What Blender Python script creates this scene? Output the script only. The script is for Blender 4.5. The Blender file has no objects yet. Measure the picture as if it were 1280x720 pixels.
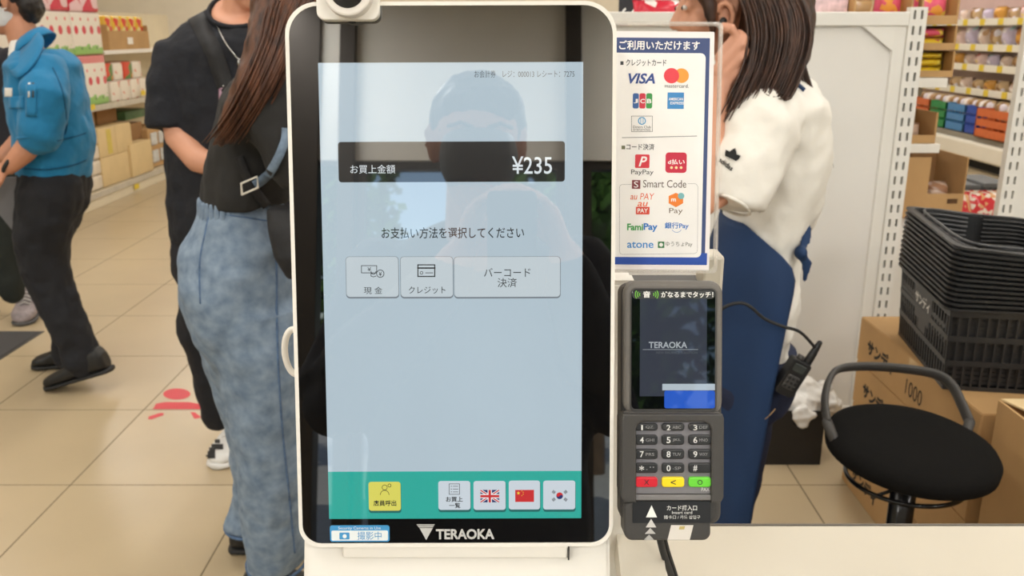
import bpy, bmesh, math, random
from mathutils import Vector, Matrix
from mathutils.bvhtree import BVHTree
random.seed(7)
SC = bpy.context.scene
COL = SC.collection
R = math.radians

# ------------------------------------------------------------------ camera
F = 1100.0; CH = 1.43; PITCH = R(16.2)
cam_d = bpy.data.cameras.new('camera'); cam = bpy.data.objects.new('camera', cam_d); COL.objects.link(cam)
cam.location = (0, 0, CH); cam.rotation_euler = (R(90) - PITCH, 0, 0)
cam_d.sensor_width = 36.0; cam_d.lens = 36.0 * F / 1280.0; cam_d.clip_start = 0.02; cam_d.clip_end = 200
cam_d.dof.use_dof = True; cam_d.dof.focus_distance = 0.68; cam_d.dof.aperture_fstop = 15.0
SC.camera = cam
# ------------------------------------------------------------------ view + world
SC.view_settings.view_transform = 'Standard'; SC.view_settings.look = 'None'
SC.view_settings.gamma = 1.0; SC.view_settings.use_curve_mapping = False
SC.view_settings.exposure = 0.0
W = bpy.data.worlds.new('sky'); SC.world = W; W.use_nodes = True
wn = W.node_tree.nodes; wl = W.node_tree.links
sky = wn.new('ShaderNodeTexSky'); sky.sky_type = 'NISHITA'; sky.sun_disc = False
sky.sun_elevation = R(55); sky.sun_rotation = R(60)
wl.new(sky.outputs[0], wn['Background'].inputs[0]); wn['Background'].inputs[1].default_value = 0.30
sun_d = bpy.data.lights.new('sun', 'SUN'); sun_d.energy = 6.0; sun_d.angle = R(0.6); sun_d.color = (1.0, 0.95, 0.86)
sun = bpy.data.objects.new('sun', sun_d); COL.objects.link(sun); sun.rotation_euler = (R(-38), R(12), 0)
# ------------------------------------------------------------------ room lights (ceiling strips; front row added and boosted to brighten the mirrored header)
LAMPS = []
for lx in (-4.2, -1.4, 1.4, 4.2):
    for ly in (-2.9, 0.2, 2.6, 5.4, 8.2, 11.0):
        LAMPS.append((lx, ly))
CEIL = 3.4
for i, (lx, ly) in enumerate(LAMPS):
    ld = bpy.data.lights.new('ceiling_strip_light', 'AREA'); ld.shape = 'RECTANGLE'
    ld.size = 0.24; ld.size_y = 1.9; ld.energy = 22 if ly > 0 else 84; ld.color = (1.0, 0.985, 0.955)
    lo = bpy.data.objects.new('ceiling_strip_light', ld); COL.objects.link(lo); lo.location = (lx, ly, CEIL - 0.075)

# ------------------------------------------------------------------ projection helpers (photo pixel -> place)
UPV = Vector((0, math.sin(PITCH), math.cos(PITCH))); FW = Vector((0, math.cos(PITCH), -math.sin(PITCH)))
CAM = Vector((0, 0, CH))
def ray(px, py): return Vector((1, 0, 0)) * ((px - 640) / F) + UPV * ((360 - py) / F) + FW
def P(px, py, Y):
    r = ray(px, py); return CAM + r * (Y / r.y)
def PX(px, py, X):
    r = ray(px, py); return CAM + r * (X / r.x)
def PZ(px, py, z):
    r = ray(px, py); return CAM + r * ((z - CH) / r.z)
def mpp(p): return (p - CAM).dot(FW) / F          # metres per pixel at a point

# ------------------------------------------------------------------ materials
def lin(c):
    return tuple(((v / 255) / 12.92 if v / 255 <= 0.04045 else ((v / 255 + 0.055) / 1.055) ** 2.4) for v in c)
MATS = {}
def mat(name, rgb, rough=0.5, metal=0.0, ior=1.45, noise=None, bump=None, emit=0, alpha=1.0, trans=0, sheen=0, rgb2=None, stretch=None, coat=0, tint=None):
    if name in MATS: return MATS[name]
    m = bpy.data.materials.new(name); m.use_nodes = True; MATS[name] = m
    nt = m.node_tree; N = nt.nodes; L = nt.links; b = N['Principled BSDF']
    c = lin(rgb) + (1,)
    b.inputs['Base Color'].default_value = c
    b.inputs['Roughness'].default_value = rough; b.inputs['Metallic'].default_value = metal
    b.inputs['IOR'].default_value = ior; b.inputs['Alpha'].default_value = alpha
    b.inputs['Transmission Weight'].default_value = trans
    if sheen: b.inputs['Sheen Weight'].default_value = sheen
    if coat: b.inputs['Coat Weight'].default_value = coat
    tc = N.new('ShaderNodeTexCoord'); mp = N.new('ShaderNodeMapping'); L.new(tc.outputs['Object'], mp.inputs[0])
    if stretch: mp.inputs['Scale'].default_value = stretch
    if emit:
        b.inputs['Emission Color'].default_value = c; b.inputs['Emission Strength'].default_value = emit
        b.inputs['Base Color'].default_value = (0.02, 0.02, 0.02, 1)
    if noise:
        nz = N.new('ShaderNodeTexNoise'); nz.inputs['Scale'].default_value = noise[0]; nz.inputs['Detail'].default_value = 4
        L.new(mp.outputs[0], nz.inputs['Vector'])
        cr = N.new('ShaderNodeValToRGB'); cr.color_ramp.elements[0].position = 0.3; cr.color_ramp.elements[1].position = 0.7
        k = noise[1]
        cr.color_ramp.elements[0].color = tuple(v * (1 - k) for v in c[:3]) + (1,)
        cr.color_ramp.elements[1].color = (lin(rgb2) + (1,)) if rgb2 else tuple(min(1, v * (1 + k)) for v in c[:3]) + (1,)
        L.new(nz.outputs['Fac'], cr.inputs[0])
        L.new(cr.outputs[0], b.inputs['Emission Color' if emit else 'Base Color'])
    if bump:
        nb = N.new('ShaderNodeTexNoise'); nb.inputs['Scale'].default_value = bump[0]; nb.inputs['Detail'].default_value = 3
        L.new(mp.outputs[0], nb.inputs['Vector'])
        bp = N.new('ShaderNodeBump'); bp.inputs['Strength'].default_value = bump[1]; bp.inputs['Distance'].default_value = bump[2] if len(bump) > 2 else 0.004
        L.new(nb.outputs['Fac'], bp.inputs['Height']); L.new(bp.outputs[0], b.inputs['Normal'])
    return m

# ------------------------------------------------------------------ object helpers
def tag(o, label=None, cat=None, group=None, kind=None):
    if label: o['label'] = label
    if cat: o['category'] = cat
    if group: o['group'] = group
    if kind: o['kind'] = kind
    return o
def thing(name, label, cat, loc=(0, 0, 0), group=None, M=None):
    o = bpy.data.objects.new(name, None); COL.objects.link(o); o.empty_display_size = 0.05
    if M is not None: o.matrix_basis = M
    else: o.location = loc
    tag(o, label, cat, group)
    return o
def link(name, me, m, parent=None, local=False, smooth=False, label=None):
    o = bpy.data.objects.new(name, me); COL.objects.link(o)
    if m is not None:
        me.materials.clear(); me.materials.append(m)
    if smooth:
        for p in me.polygons: p.use_smooth = True
    if parent is not None:
        o.parent = parent
        if not local:
            o.matrix_parent_inverse = world_of(parent).inverted()
    if label: o['label'] = label
    return o
def world_of(o):
    if o.parent is None: return o.matrix_basis.copy()
    return world_of(o.parent) @ o.matrix_parent_inverse @ o.matrix_basis
def mesh(verts, faces):
    me = bpy.data.meshes.new('m'); me.from_pydata([tuple(v) for v in verts], [], faces); me.update(); return me
def bm_mesh(bm, recalc=True):
    if recalc: bmesh.ops.recalc_face_normals(bm, faces=bm.faces)
    me = bpy.data.meshes.new('m'); bm.to_mesh(me); bm.free(); return me
def add_box(bm, x0, x1, y0, y1, z0, z1, M=None):
    vs = [bm.verts.new(Vector(c) if M is None else M @ Vector(c)) for c in
          ((x0, y0, z0), (x1, y0, z0), (x1, y1, z0), (x0, y1, z0), (x0, y0, z1), (x1, y0, z1), (x1, y1, z1), (x0, y1, z1))]
    for f in ((0, 3, 2, 1), (4, 5, 6, 7), (0, 1, 5, 4), (1, 2, 6, 5), (2, 3, 7, 6), (3, 0, 4, 7)): bm.faces.new([vs[i] for i in f])
def box_mesh(x0, x1, y0, y1, z0, z1, bev=0.0, seg=2):
    bm = bmesh.new(); add_box(bm, x0, x1, y0, y1, z0, z1)
    if bev: bmesh.ops.bevel(bm, geom=bm.edges[:], offset=bev, segments=seg, affect='EDGES', profile=0.5)
    return bm_mesh(bm)
def loft(bm, secs, n=16, power=1.0, close=True):
    rings = []
    for c, ax, ay in secs:
        ring = []
        for i in range(n):
            t = 2 * math.pi * i / n
            ct, st = math.cos(t), math.sin(t)
            if power != 1.0:
                ct = math.copysign(abs(ct) ** power, ct); st = math.copysign(abs(st) ** power, st)
            ring.append(bm.verts.new(c + ax * ct + ay * st))
        rings.append(ring)
    for a, b in zip(rings, rings[1:]):
        for i in range(n): bm.faces.new((a[i], a[(i + 1) % n], b[(i + 1) % n], b[i]))
    if close:
        bm.faces.new(list(reversed(rings[0]))); bm.faces.new(rings[-1])
def limb(bm, pts, rad, n=12, round_ends=True, flat=1.0, ref=None):
    pts = [Vector(p) for p in pts]; rad = list(rad)
    if round_ends:
        d0 = (pts[0] - pts[1]).normalized(); d1 = (pts[-1] - pts[-2]).normalized()
        p0 = [(pts[0] + d0 * rad[0] * 0.9, rad[0] * 0.35), (pts[0] + d0 * rad[0] * 0.6, rad[0] * 0.8)]
        p1 = [(pts[-1] + d1 * rad[-1] * 0.6, rad[-1] * 0.8), (pts[-1] + d1 * rad[-1] * 0.9, rad[-1] * 0.35)]
        pts = [q for q, _ in p0] + pts + [q for q, _ in p1]; rad = [r for _, r in p0] + rad + [r for _, r in p1]
    secs = []; u = None
    for i, p in enumerate(pts):
        d = (pts[min(i + 1, len(pts) - 1)] - pts[max(i - 1, 0)])
        d = d.normalized() if d.length > 1e-9 else Vector((0, 0, 1))
        if u is None:
            u = Vector(ref) if ref is not None else (Vector((1, 0, 0)) if abs(d.x) < 0.8 else Vector((0, 1, 0)))
        u = (u - d * u.dot(d)).normalized(); w = d.cross(u)
        secs.append((p, u * rad[i], w * rad[i] * flat))
    loft(bm, secs, n)
def spline(pts, k=6):
    pts = [Vector(p) for p in pts]; out = []
    for i in range(len(pts) - 1):
        p0 = pts[max(i - 1, 0)]; p1 = pts[i]; p2 = pts[i + 1]; p3 = pts[min(i + 2, len(pts) - 1)]
        for j in range(k):
            t = j / k
            out.append(0.5 * ((2 * p1) + (p2 - p0) * t + (2 * p0 - 5 * p1 + 4 * p2 - p3) * t * t + (3 * p1 - p0 - 3 * p2 + p3) * t ** 3))
    out.append(pts[-1]); return out
def tube_mesh(pts, r, n=8, k=6, flat=1.0, ref=None):
    s = spline(pts, k); bm = bmesh.new(); limb(bm, s, [r] * len(s), n, False, flat, ref); return bm_mesh(bm)
def ball(bm, c, rx, ry, rz, M3=None, n=14, m=10):
    c = Vector(c); rings = []
    I = M3 if M3 is not None else Matrix.Identity(3)
    top = bm.verts.new(c + I @ Vector((0, 0, rz))); bot = bm.verts.new(c + I @ Vector((0, 0, -rz)))
    for j in range(1, m):
        ph = math.pi * j / m
        rings.append([bm.verts.new(c + I @ Vector((rx * math.sin(ph) * math.cos(2 * math.pi * i / n), ry * math.sin(ph) * math.sin(2 * math.pi * i / n), rz * math.cos(ph)))) for i in range(n)])
    for i in range(n):
        bm.faces.new((top, rings[0][i], rings[0][(i + 1) % n])); bm.faces.new((bot, rings[-1][(i + 1) % n], rings[-1][i]))
    for a, b in zip(rings, rings[1:]):
        for i in range(n): bm.faces.new((a[i], b[i], b[(i + 1) % n], a[(i + 1) % n]))
CLOUD = {}
def cloud(scale):
    if scale not in CLOUD:
        t = bpy.data.textures.new('folds', 'CLOUDS'); t.noise_scale = scale; t.noise_depth = 1; CLOUD[scale] = t
    return CLOUD[scale]
def fuse(bm, voxel=0.008, smooth=6, folds=None):
    me = bm_mesh(bm); o = bpy.data.objects.new('tmp', me); COL.objects.link(o)
    md = o.modifiers.new('r', 'REMESH'); md.mode = 'VOXEL'; md.voxel_size = voxel
    if smooth:
        ms = o.modifiers.new('s', 'SMOOTH'); ms.factor = 0.5; ms.iterations = smooth
    for sc_, st in (folds or []):
        dm = o.modifiers.new('d', 'DISPLACE'); dm.texture = cloud(sc_); dm.strength = st; dm.texture_coords = 'GLOBAL'; dm.mid_level = 0.5
    dg = bpy.context.evaluated_depsgraph_get(); dg.update()
    out = bpy.data.meshes.new_from_object(o.evaluated_get(dg))
    bpy.data.objects.remove(o); bpy.data.meshes.remove(me)
    for p in out.polygons: p.use_smooth = True
    return out
def subsurf(me, lv=1):
    o = bpy.data.objects.new('tmp', me); COL.objects.link(o)
    ms = o.modifiers.new('s', 'SUBSURF'); ms.levels = lv
    dg = bpy.context.evaluated_depsgraph_get(); dg.update()
    out = bpy.data.meshes.new_from_object(o.evaluated_get(dg)); bpy.data.objects.remove(o)
    for p in out.polygons: p.use_smooth = True
    return out
# flat shapes in a local x-y plane (z = outward)
def rr(cx, cy, w, h, r, seg=6):
    rs = r if isinstance(r, (tuple, list)) else (r, r, r, r)     # tr, tl, bl, br
    out = []
    for k, (sx, sy) in enumerate(((1, 1), (-1, 1), (-1, -1), (1, -1))):
        q = max(rs[k], 1e-6); ox = cx + sx * (w / 2 - q); oy = cy + sy * (h / 2 - q)
        for j in range(seg + 1):
            a = (k + j / seg) * math.pi / 2
            out.append((ox + q * math.cos(a), oy + q * math.sin(a)))
    return out
def slab(poly, z0, z1, bev=0.0, seg=2):
    bm = bmesh.new()
    f = bm.faces.new([bm.verts.new((x, y, z1)) for x, y in poly])
    if abs(z1 - z0) > 1e-7:
        g = bmesh.ops.extrude_face_region(bm, geom=[f])
        vs = [e for e in g['geom'] if isinstance(e, bmesh.types.BMVert)]
        for v in vs: v.co.z = z0
        if bev:
            top = [e for e in bm.edges if abs(e.verts[0].co.z - z1) < 1e-9 and abs(e.verts[1].co.z - z1) < 1e-9]
            bmesh.ops.bevel(bm, geom=top, offset=bev, segments=seg, affect='EDGES', profile=0.5)
        return bm_mesh(bm)
    return bm_mesh(bm, False)
def ringslab(po, pi, z0, z1):
    n = len(po); v = [(x, y, z1) for x, y in po] + [(x, y, z1) for x, y in pi] + [(x, y, z0) for x, y in po] + [(x, y, z0) for x, y in pi]; f = []
    for i in range(n):
        j = (i + 1) % n
        f += [(i, j, n + j, n + i), (2 * n + j, 2 * n + i, 3 * n + i, 3 * n + j), (2 * n + i, 2 * n + j, j, i), (n + i, n + j, 3 * n + j, 3 * n + i)]
    return mesh(v, f)
def circ(cx, cy, r, n=24, ry=None): return [(cx + r * math.cos(2 * math.pi * i / n), cy + (ry or r) * math.sin(2 * math.pi * i / n)) for i in range(n)]
def text_mesh(s, x0, x1, y0, y1, z=0.0, thick=0.0, shear=0.0, keep=None, spacing=1.0):
    cu = bpy.data.curves.new('t', 'FONT'); cu.body = s; cu.size = 1.0; cu.resolution_u = 3; cu.offset = thick; cu.shear = shear
    cu.space_character = spacing
    o = bpy.data.objects.new('t', cu); COL.objects.link(o)
    dg = bpy.context.evaluated_depsgraph_get(); dg.update()
    me = bpy.data.meshes.new_from_object(o.evaluated_get(dg)); bpy.data.objects.remove(o); bpy.data.curves.remove(cu)
    xs = [v.co.x for v in me.vertices]; ys = [v.co.y for v in me.vertices]
    a, b, c, d = min(xs), max(xs), min(ys), max(ys)
    sx = (x1 - x0) / (b - a); sy = (y1 - y0) / (d - c)
    for v in me.vertices: v.co = Vector((x0 + (v.co.x - a) * sx, y0 + (v.co.y - c) * sy, z))
    me.update(); return me
def join(*mes):
    bm = bmesh.new()
    for m in mes: bm.from_mesh(m)
    me = bpy.data.meshes.new('m'); bm.to_mesh(me); bm.free(); return me
def xform(me, M):
    me.transform(M); return me
def frame(O, tilt, roll=0.0, yaw=0.0):
    n = Vector((0, -math.cos(tilt), math.sin(tilt))); u = Vector((1, 0, 0)); v = n.cross(u)
    M = Matrix(((u.x, v.x, n.x, O.x), (u.y, v.y, n.y, O.y), (u.z, v.z, n.z, O.z), (0, 0, 0, 1)))
    return Matrix.Translation(O) @ Matrix.Rotation(yaw, 4, 'Z') @ Matrix.Translation(-O) @ M @ Matrix.Rotation(roll, 4, 'Z')
def onplane(M, px, py, zoff=0.0):
    Mi = M.inverted(); o = Mi @ CAM; d = (Mi.to_3x3() @ ray(px, py)); t = (zoff - o.z) / d.z
    q = o + d * t; return q.x, q.y
def copy_tree(o, parent=None, delta=None):
    c = o.copy(); COL.objects.link(c)
    if parent is not None: c.parent = parent
    for ch in list(o.children): copy_tree(ch, c)
    return c
# ================================================================== the setting
X0, X1, Y0, Y1 = -7.0, 7.5, -3.6, 13.0
TS = 0.6; TX = 0.947; TY = 2.60
def struct(name, me, m, **k):
    o = link(name, me, m, **k); o['kind'] = 'structure'; return o
m_tile = mat('beige_floor_tile', (187, 168, 136), 0.28, noise=(3.0, 0.04), ior=1.5)
m_grout = mat('floor_grout', (112, 98, 76), 0.8, noise=(30, 0.1))
def tile_floor_mat():
    m = mat('tiled_floor_far', (187, 168, 136), 0.28); nt = m.node_tree; N = nt.nodes; L = nt.links
    tc = N.new('ShaderNodeTexCoord'); mp = N.new('ShaderNodeMapping'); mp.inputs['Location'].default_value = (-TX, -TY, 0)
    br = N.new('ShaderNodeTexBrick'); br.offset = 0; br.squash = 1
    br.inputs['Color1'].default_value = lin((187, 168, 136)) + (1,); br.inputs['Color2'].default_value = lin((184, 165, 133)) + (1,)
    br.inputs['Mortar'].default_value = lin((112, 98, 76)) + (1,)
    br.inputs['Scale'].default_value = 1.0; br.inputs['Brick Width'].default_value = TS; br.inputs['Row Height'].default_value = TS; br.inputs['Mortar Size'].default_value = 0.003
    L.new(tc.outputs['Object'], mp.inputs[0]); L.new(mp.outputs[0], br.inputs['Vector'])
    L.new(br.outputs['Color'], N['Principled BSDF'].inputs['Base Color']); return m
floor = struct('floor', box_mesh(X0, X1, Y0, Y1, -0.1, -0.0008), tile_floor_mat())
tile_me = box_mesh(-TS / 2 + 0.0016, TS / 2 - 0.0016, -TS / 2 + 0.0016, TS / 2 - 0.0016, -0.006, 0.0, 0.0012, 1); tile_me.materials.append(m_tile)
grout_me = mesh([(-4.653, 0.2, -0.0004), (5.147, 0.2, -0.0004), (5.147, 9.2, -0.0004), (-4.653, 9.2, -0.0004)], [(0, 1, 2, 3)])
link('grout', grout_me, m_grout, floor)
def proj(p):
    d = p - CAM; z = d.dot(FW)
    return 640 + F * d.x / z, 360 - F * d.dot(UPV) / z, z
for j in range(-4, 11):
    for i in range(-10, 8):
        cx = TX + (i + 0.5) * TS; cy = TY + (j + 0.5) * TS
        q = [proj(Vector((cx + a * 0.3, cy + b * 0.3, 0))) for a in (-1, 1) for b in (-1, 1)]
        if cy < 1.4 or max(v[0] for v in q) < -60 or min(v[0] for v in q) > 1340: continue
        t = bpy.data.objects.new('floor_tile', tile_me); COL.objects.link(t); t.parent = floor; t.location = (cx, cy, 0.0)
        t.rotation_euler = (0, 0, (i * 7 + j * 3) % 4 * math.pi / 2)
m_ceil = mat('white_ceiling_board', (228, 224, 214), 0.9, noise=(20, 0.03))
m_wall = mat('cream_wall_paint', (226, 216, 196), 0.85, noise=(6, 0.03))
struct('ceiling', box_mesh(X0, X1, Y0, Y1, CEIL, CEIL + 0.1), m_ceil)
struct('wall_left', box_mesh(X0 - 0.1, X0, Y0, Y1, 0, CEIL), m_wall)
struct('wall_right', box_mesh(X1, X1 + 0.1, Y0, Y1, 0, CEIL), m_wall)
struct('wall_back', box_mesh(X0, X1, Y1, Y1 + 0.1, 0, CEIL), m_wall)
# shop front behind the photographer: header, piers, glazing
m_head = mat('shopfront_header_paint', (240, 236, 226), 0.8, noise=(5, 0.03))
WH = 2.34
struct('wall_front', box_mesh(X0, X1, Y0 - 0.15, Y0, WH, CEIL), m_head)
m_pier = mat('dark_bronze_aluminium', (62, 56, 50), 0.45, 0.4, noise=(12, 0.08))
for i, x in enumerate((-6.4, -3.1, -0.93, 0.35, 3.2, 6.4)):
    struct('trim_%d' % (i + 1), box_mesh(x - 0.045, x + 0.045, Y0 - 0.10, Y0 + 0.06, 0, CEIL - 0.002, 0.004), m_pier)
struct('trim_7', box_mesh(-1.70, -1.09, Y0 - 0.12, Y0 + 0.03, 0, CEIL - 0.002, 0.004), m_pier)
m_pane = mat('window_glass', (235, 245, 242), 0.02, trans=1.0, ior=1.1)
for i, (a, b) in enumerate(((-6.34, -3.16), (-3.04, -1.72), (-0.88, 0.30), (0.40, 3.14), (3.26, 6.34))):
    w = struct('window_%d' % (i + 1), ringslab(rr((a + b) / 2, WH / 2, b - a, WH, 0.001, 1), rr((a + b) / 2, WH / 2, b - a - 0.1, WH - 0.1, 0.001, 1), -0.03, 0.03), m_pier)
    w.matrix_basis = Matrix.Translation((0, Y0 - 0.05, 0)) @ Matrix.Rotation(R(90), 4, 'X')
    pane = link('pane', mesh([(a + .05, .05, 0), (b - .05, .05, 0), (b - .05, WH - .05, 0), (a + .05, WH - .05, 0)], [(0, 1, 2, 3)]), m_pane, w, local=True)
# outside (seen only as reflections in the glass fronts)
struct('parking_ground', box_mesh(-30, 30, -40, Y0 - 0.16, -0.2, -0.02), mat('asphalt', (150, 148, 142), 0.9, noise=(8, 0.1)))
m_leaf = mat('tree_leaf', (86, 122, 50), 0.6, noise=(3, 0.35)); m_bark = mat('bark', (92, 74, 56), 0.9, noise=(14, 0.2))
def tree(x, y, h, r, seed, label):
    rnd = random.Random(seed); t = thing('tree', label, 'tree', (x, y, -0.02), 'trees outside the shop front')
    bm = bmesh.new(); limb(bm, [(x, y, -0.02), (x + 0.05, y, h * 0.4), (x, y, h * 0.75)], (0.14, 0.1, 0.05), 8); link('trunk', bm_mesh(bm), m_bark, t, smooth=True)
    v, f = [], []
    for k in range(2600):
        a = rnd.random() * 6.283; c = rnd.uniform(-1, 1); q = rnd.random() ** 0.4
        s = math.sqrt(1 - c * c); p = Vector((x + r * q * s * math.cos(a), y + r * q * s * math.sin(a), h * 0.64 + h * 0.36 * q * c))
        d = Vector((rnd.gauss(0, 1), rnd.gauss(0, 1), rnd.gauss(0, 1))).normalized(); e = d.orthogonal().normalized()
        b = len(v); v += [p - d * 0.13, p + e * 0.06, p + d * 0.13, p - e * 0.06]; f.append((b, b + 1, b + 2, b + 3))
    lf = link('foliage', mesh(v, f), m_leaf, t); lf['kind'] = 'stuff'
tree(0.9, -8.2, 4.6, 1.25, 1, 'leafy tree outside mirrored at the right edge of the kiosk screen')
tree(-2.6, -8.6, 4.4, 1.3, 3, 'leafy tree added outside to block sky mirrored at the left edge of the kiosk screen')  # added to keep bright sky out of the left bezel's reflection
tree(-5.4, -10.2, 5.2, 1.5, 4, 'tall leafy tree added furthest to the left outside to block mirrored sky')  # second unseen tree added to cover the mirrored sky
tree(3.9, -9.4, 5.0, 1.5, 2, 'larger leafy tree beyond it outside the shop front')
# ceiling strip lights
m_lamp = mat('lamp_diffuser', (255, 246, 226), 0.5, emit=3.0); m_lampb = mat('lamp_housing', (236, 234, 228), 0.4, noise=(10, 0.02))
proto = thing('ceiling_light', 'white fluorescent ceiling strip light of the shop ceiling', 'ceiling light', (LAMPS[0][0], LAMPS[0][1], CEIL), 'ceiling strip lights')
link('housing', box_mesh(-0.16, 0.16, -1.0, 1.0, -0.05, 0, 0.008), m_lampb, proto, local=True)
link('diffuser', box_mesh(-0.12, 0.12, -0.95, 0.95, -0.068, -0.05, 0.004), m_lamp, proto, local=True)
COLN = {-4.2: 'far left', -1.4: 'left', 1.4: 'right', 4.2: 'far right'}; ROWN = {-2.9: 'first', 0.2: 'second', 2.6: 'third', 5.4: 'fourth', 8.2: 'fifth', 11.0: 'sixth'}
for q, (lx, ly) in enumerate(LAMPS):
    c = copy_tree(proto) if q else proto; c.location = (lx, ly, CEIL); c['label'] = 'white ceiling strip light, %s row from the shop windows, %s column' % (ROWN[ly], COLN[lx])
# ================================================================== counter + self checkout kiosk
m_white = mat('white_plastic', (238, 234, 226), 0.38, noise=(8, 0.015))
m_white2 = mat('warm_white_laminate', (204, 197, 182), 0.33, noise=(5, 0.025))
m_dark = mat('charcoal_plastic', (64, 62, 60), 0.5, noise=(40, 0.06), bump=(400, 0.06, 0.001))
m_black = mat('black_plastic', (26, 26, 27), 0.42, noise=(40, 0.06))
m_rubber = mat('black_cable_rubber', (34, 34, 34), 0.6, noise=(30, 0.1))
CZ = 0.85
ct = thing('checkout_counter', 'white laminate checkout counter carrying the payment kiosk', 'counter', (0.5, 0.6, 0))
link('worktop', box_mesh(-0.14, 1.9, 0.30, 0.954, CZ - 0.04, CZ, 0.002), m_white2, ct)
link('edge_strip', box_mesh(-0.138, 1.9, 0.9542, 0.9565, CZ - 0.036, CZ + 0.001), mat('grey_edge_band', (110, 104, 96), 0.5, noise=(20, 0.1)), ct)
link('cabinet', box_mesh(-0.13, 1.86, 0.36, 0.92, 0.0, CZ - 0.04, 0.002), m_white, ct)

KT = R(10.6)
r0 = ray(568, 350); KO = CAM + r0 * 0.66
KM = frame(KO, KT, roll=R(0.2))
def K(px, py): return onplane(KM, px, py)
kiosk = thing('self_checkout_kiosk', 'tall white-framed touchscreen payment kiosk showing the amount due', 'kiosk', M=KM)
xl = (K(361, 200)[0] + K(371, 560)[0]) / 2; xr = (K(770.5, 200)[0] + K(765.8, 560)[0]) / 2
yt = K(566, 2)[1]; yb = K(566, 683)[1]
kcx, kcy, kw, kh = (xl + xr) / 2, (yt + yb) / 2, xr - xl, yt - yb
rim = 0.0028
m_glass = mat('black_front_glass', (8, 8, 8), 0.015, ior=2.4, noise=(4, 0.1))
po = rr(kcx, kcy, kw, kh, (0.0235, 0.0235, 0.0165, 0.0165), 10)
link('housing', slab(po, -0.034, -0.0003, 0.0022, 3), m_white, kiosk, local=True)
pin = rr(kcx, kcy, kw - 2 * rim, kh - 2 * rim, (0.0215, 0.0215, 0.0145, 0.0145), 10)
link('rim', ringslab(po, pin, -0.003, 0.0007), m_white, kiosk, local=True)
glass = link('front_glass', slab(pin, -0.003, 0.0), m_glass, kiosk, local=True)
# rear hump, neck and foot
bm = bmesh.new(); add_box(bm, kcx - 0.085, kcx + 0.085, kcy - 0.15, kcy + 0.13, -0.062, -0.033)
bmesh.ops.bevel(bm, geom=bm.edges[:], offset=0.012, segments=3, affect='EDGES'); link('rear_cover', bm_mesh(bm), m_white, kiosk, local=True, smooth=False)
def emat(name, rgb, k=1.0, noise=None):
    return mat(name, rgb, 0.02, ior=1.55 if name.startswith('terminal') else 2.4, emit=k, noise=noise)
DX0 = (K(398.5, 100)[0] + K(411, 640)[0]) / 2; DX1 = (K(729.5, 100)[0] + K(726, 640)[0]) / 2
DY1 = K(566, 78)[1]; DY0 = K(566, 648)[1]
e_bg = emat('screen_pale_blue', (182, 200, 211), 0.90, noise=(6, 0.03))
disp = link('display', slab(rr((DX0 + DX1) / 2, (DY0 + DY1) / 2, DX1 - DX0, DY1 - DY0, 0.0003, 1), 0, 0.0002), e_bg, kiosk, local=True, label='lit touchscreen with payment menu')
Z1, Z2, Z3, Z4 = 0.00032, 0.00044, 0.00056, 0.00068
def kb(px0, px1, py0, py1): # pixel box to local box
    xa = K(px0, (py0 + py1) / 2)[0]; xb = K(px1, (py0 + py1) / 2)[0]; ya = K((px0 + px1) / 2, py1)[1]; yb_ = K((px0 + px1) / 2, py0)[1]
    return xa, xb, ya, yb_
def krect(name, b, r, m, z, parent=None, lab=None):
    x0, x1, y0, y1 = kb(*b); return link(name, slab(rr((x0 + x1) / 2, (y0 + y1) / 2, x1 - x0, y1 - y0, r, 4), z - 0.0001, z), m, parent or disp, local=True, label=lab)
def ktext(s, b, m, z=Z3, thick=0.0, parent=None, name='lettering', shear=0):
    x0, x1, y0, y1 = kb(*b); return link(name, text_mesh(s, x0, x1, y0, y1, z, thick, shear), m, parent or disp, local=True)
e_ink = emat('screen_ink', (44, 50, 54), 0.35); e_txt = emat('screen_white', (226, 234, 238), 0.9)
e_btn = emat('screen_button_face', (196, 208, 214), 0.92); e_bsh = emat('screen_button_shade', (128, 138, 146), 0.8)
e_bar = emat('screen_dark_bar', (40, 42, 44), 0.5)
ktext('お会計券　レジ：000013 レシート：7275', (593, 718, 88, 97), emat('screen_grey_ink', (96, 102, 106), 0.7))
krect('amount_bar', (423, 706, 177, 227.5), 0.0022, e_bar, Z1)
ktext('お買上金額', (438, 494, 206, 217), e_txt, Z2)
ktext('¥235', (640, 690, 195.5, 217.5), e_txt, Z2, 0.006)
ktext('お支払い方法を選択してください', (477, 655, 284, 298), e_ink, Z2, .008)
for b in ((433, 498, 321, 371), (501, 566, 321, 371), (568, 700, 321, 371)):
    krect('menu_button_shadow', (b[0] - 0.6, b[1] + 0.8, b[2] - 0.5, b[3] + 2.0), 0.0028, e_bsh, Z1)
    krect('menu_button', b, 0.0025, e_btn, Z2)
ktext('現 金', (455, 478, 358.5, 367.5), e_ink); ktext('クレジット', (511, 557, 358, 367), e_ink)
ktext('バーコード', (605, 663, 335, 346), e_ink); ktext('決済', (622, 646, 347.5, 359), e_ink)
def kline(name, pts, w, m, z=Z3, closed=False, parent=None):
    q = [Vector(K(*p)) for p in pts]
    if closed: q.append(q[0])
    v, f = [], []
    for a, b in zip(q, q[1:]):
        d = (b - a).normalized() * w / 2; n = Vector((-d.y, d.x)); a2 = a - d; b2 = b + d; k = len(v)
        v += [(a2.x - n.x, a2.y - n.y, z), (b2.x - n.x, b2.y - n.y, z), (b2.x + n.x, b2.y + n.y, z), (a2.x + n.x, a2.y + n.y, z)]; f.append((k, k + 1, k + 2, k + 3))
    return link(name, mesh(v, f), m, parent or disp, local=True)
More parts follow.
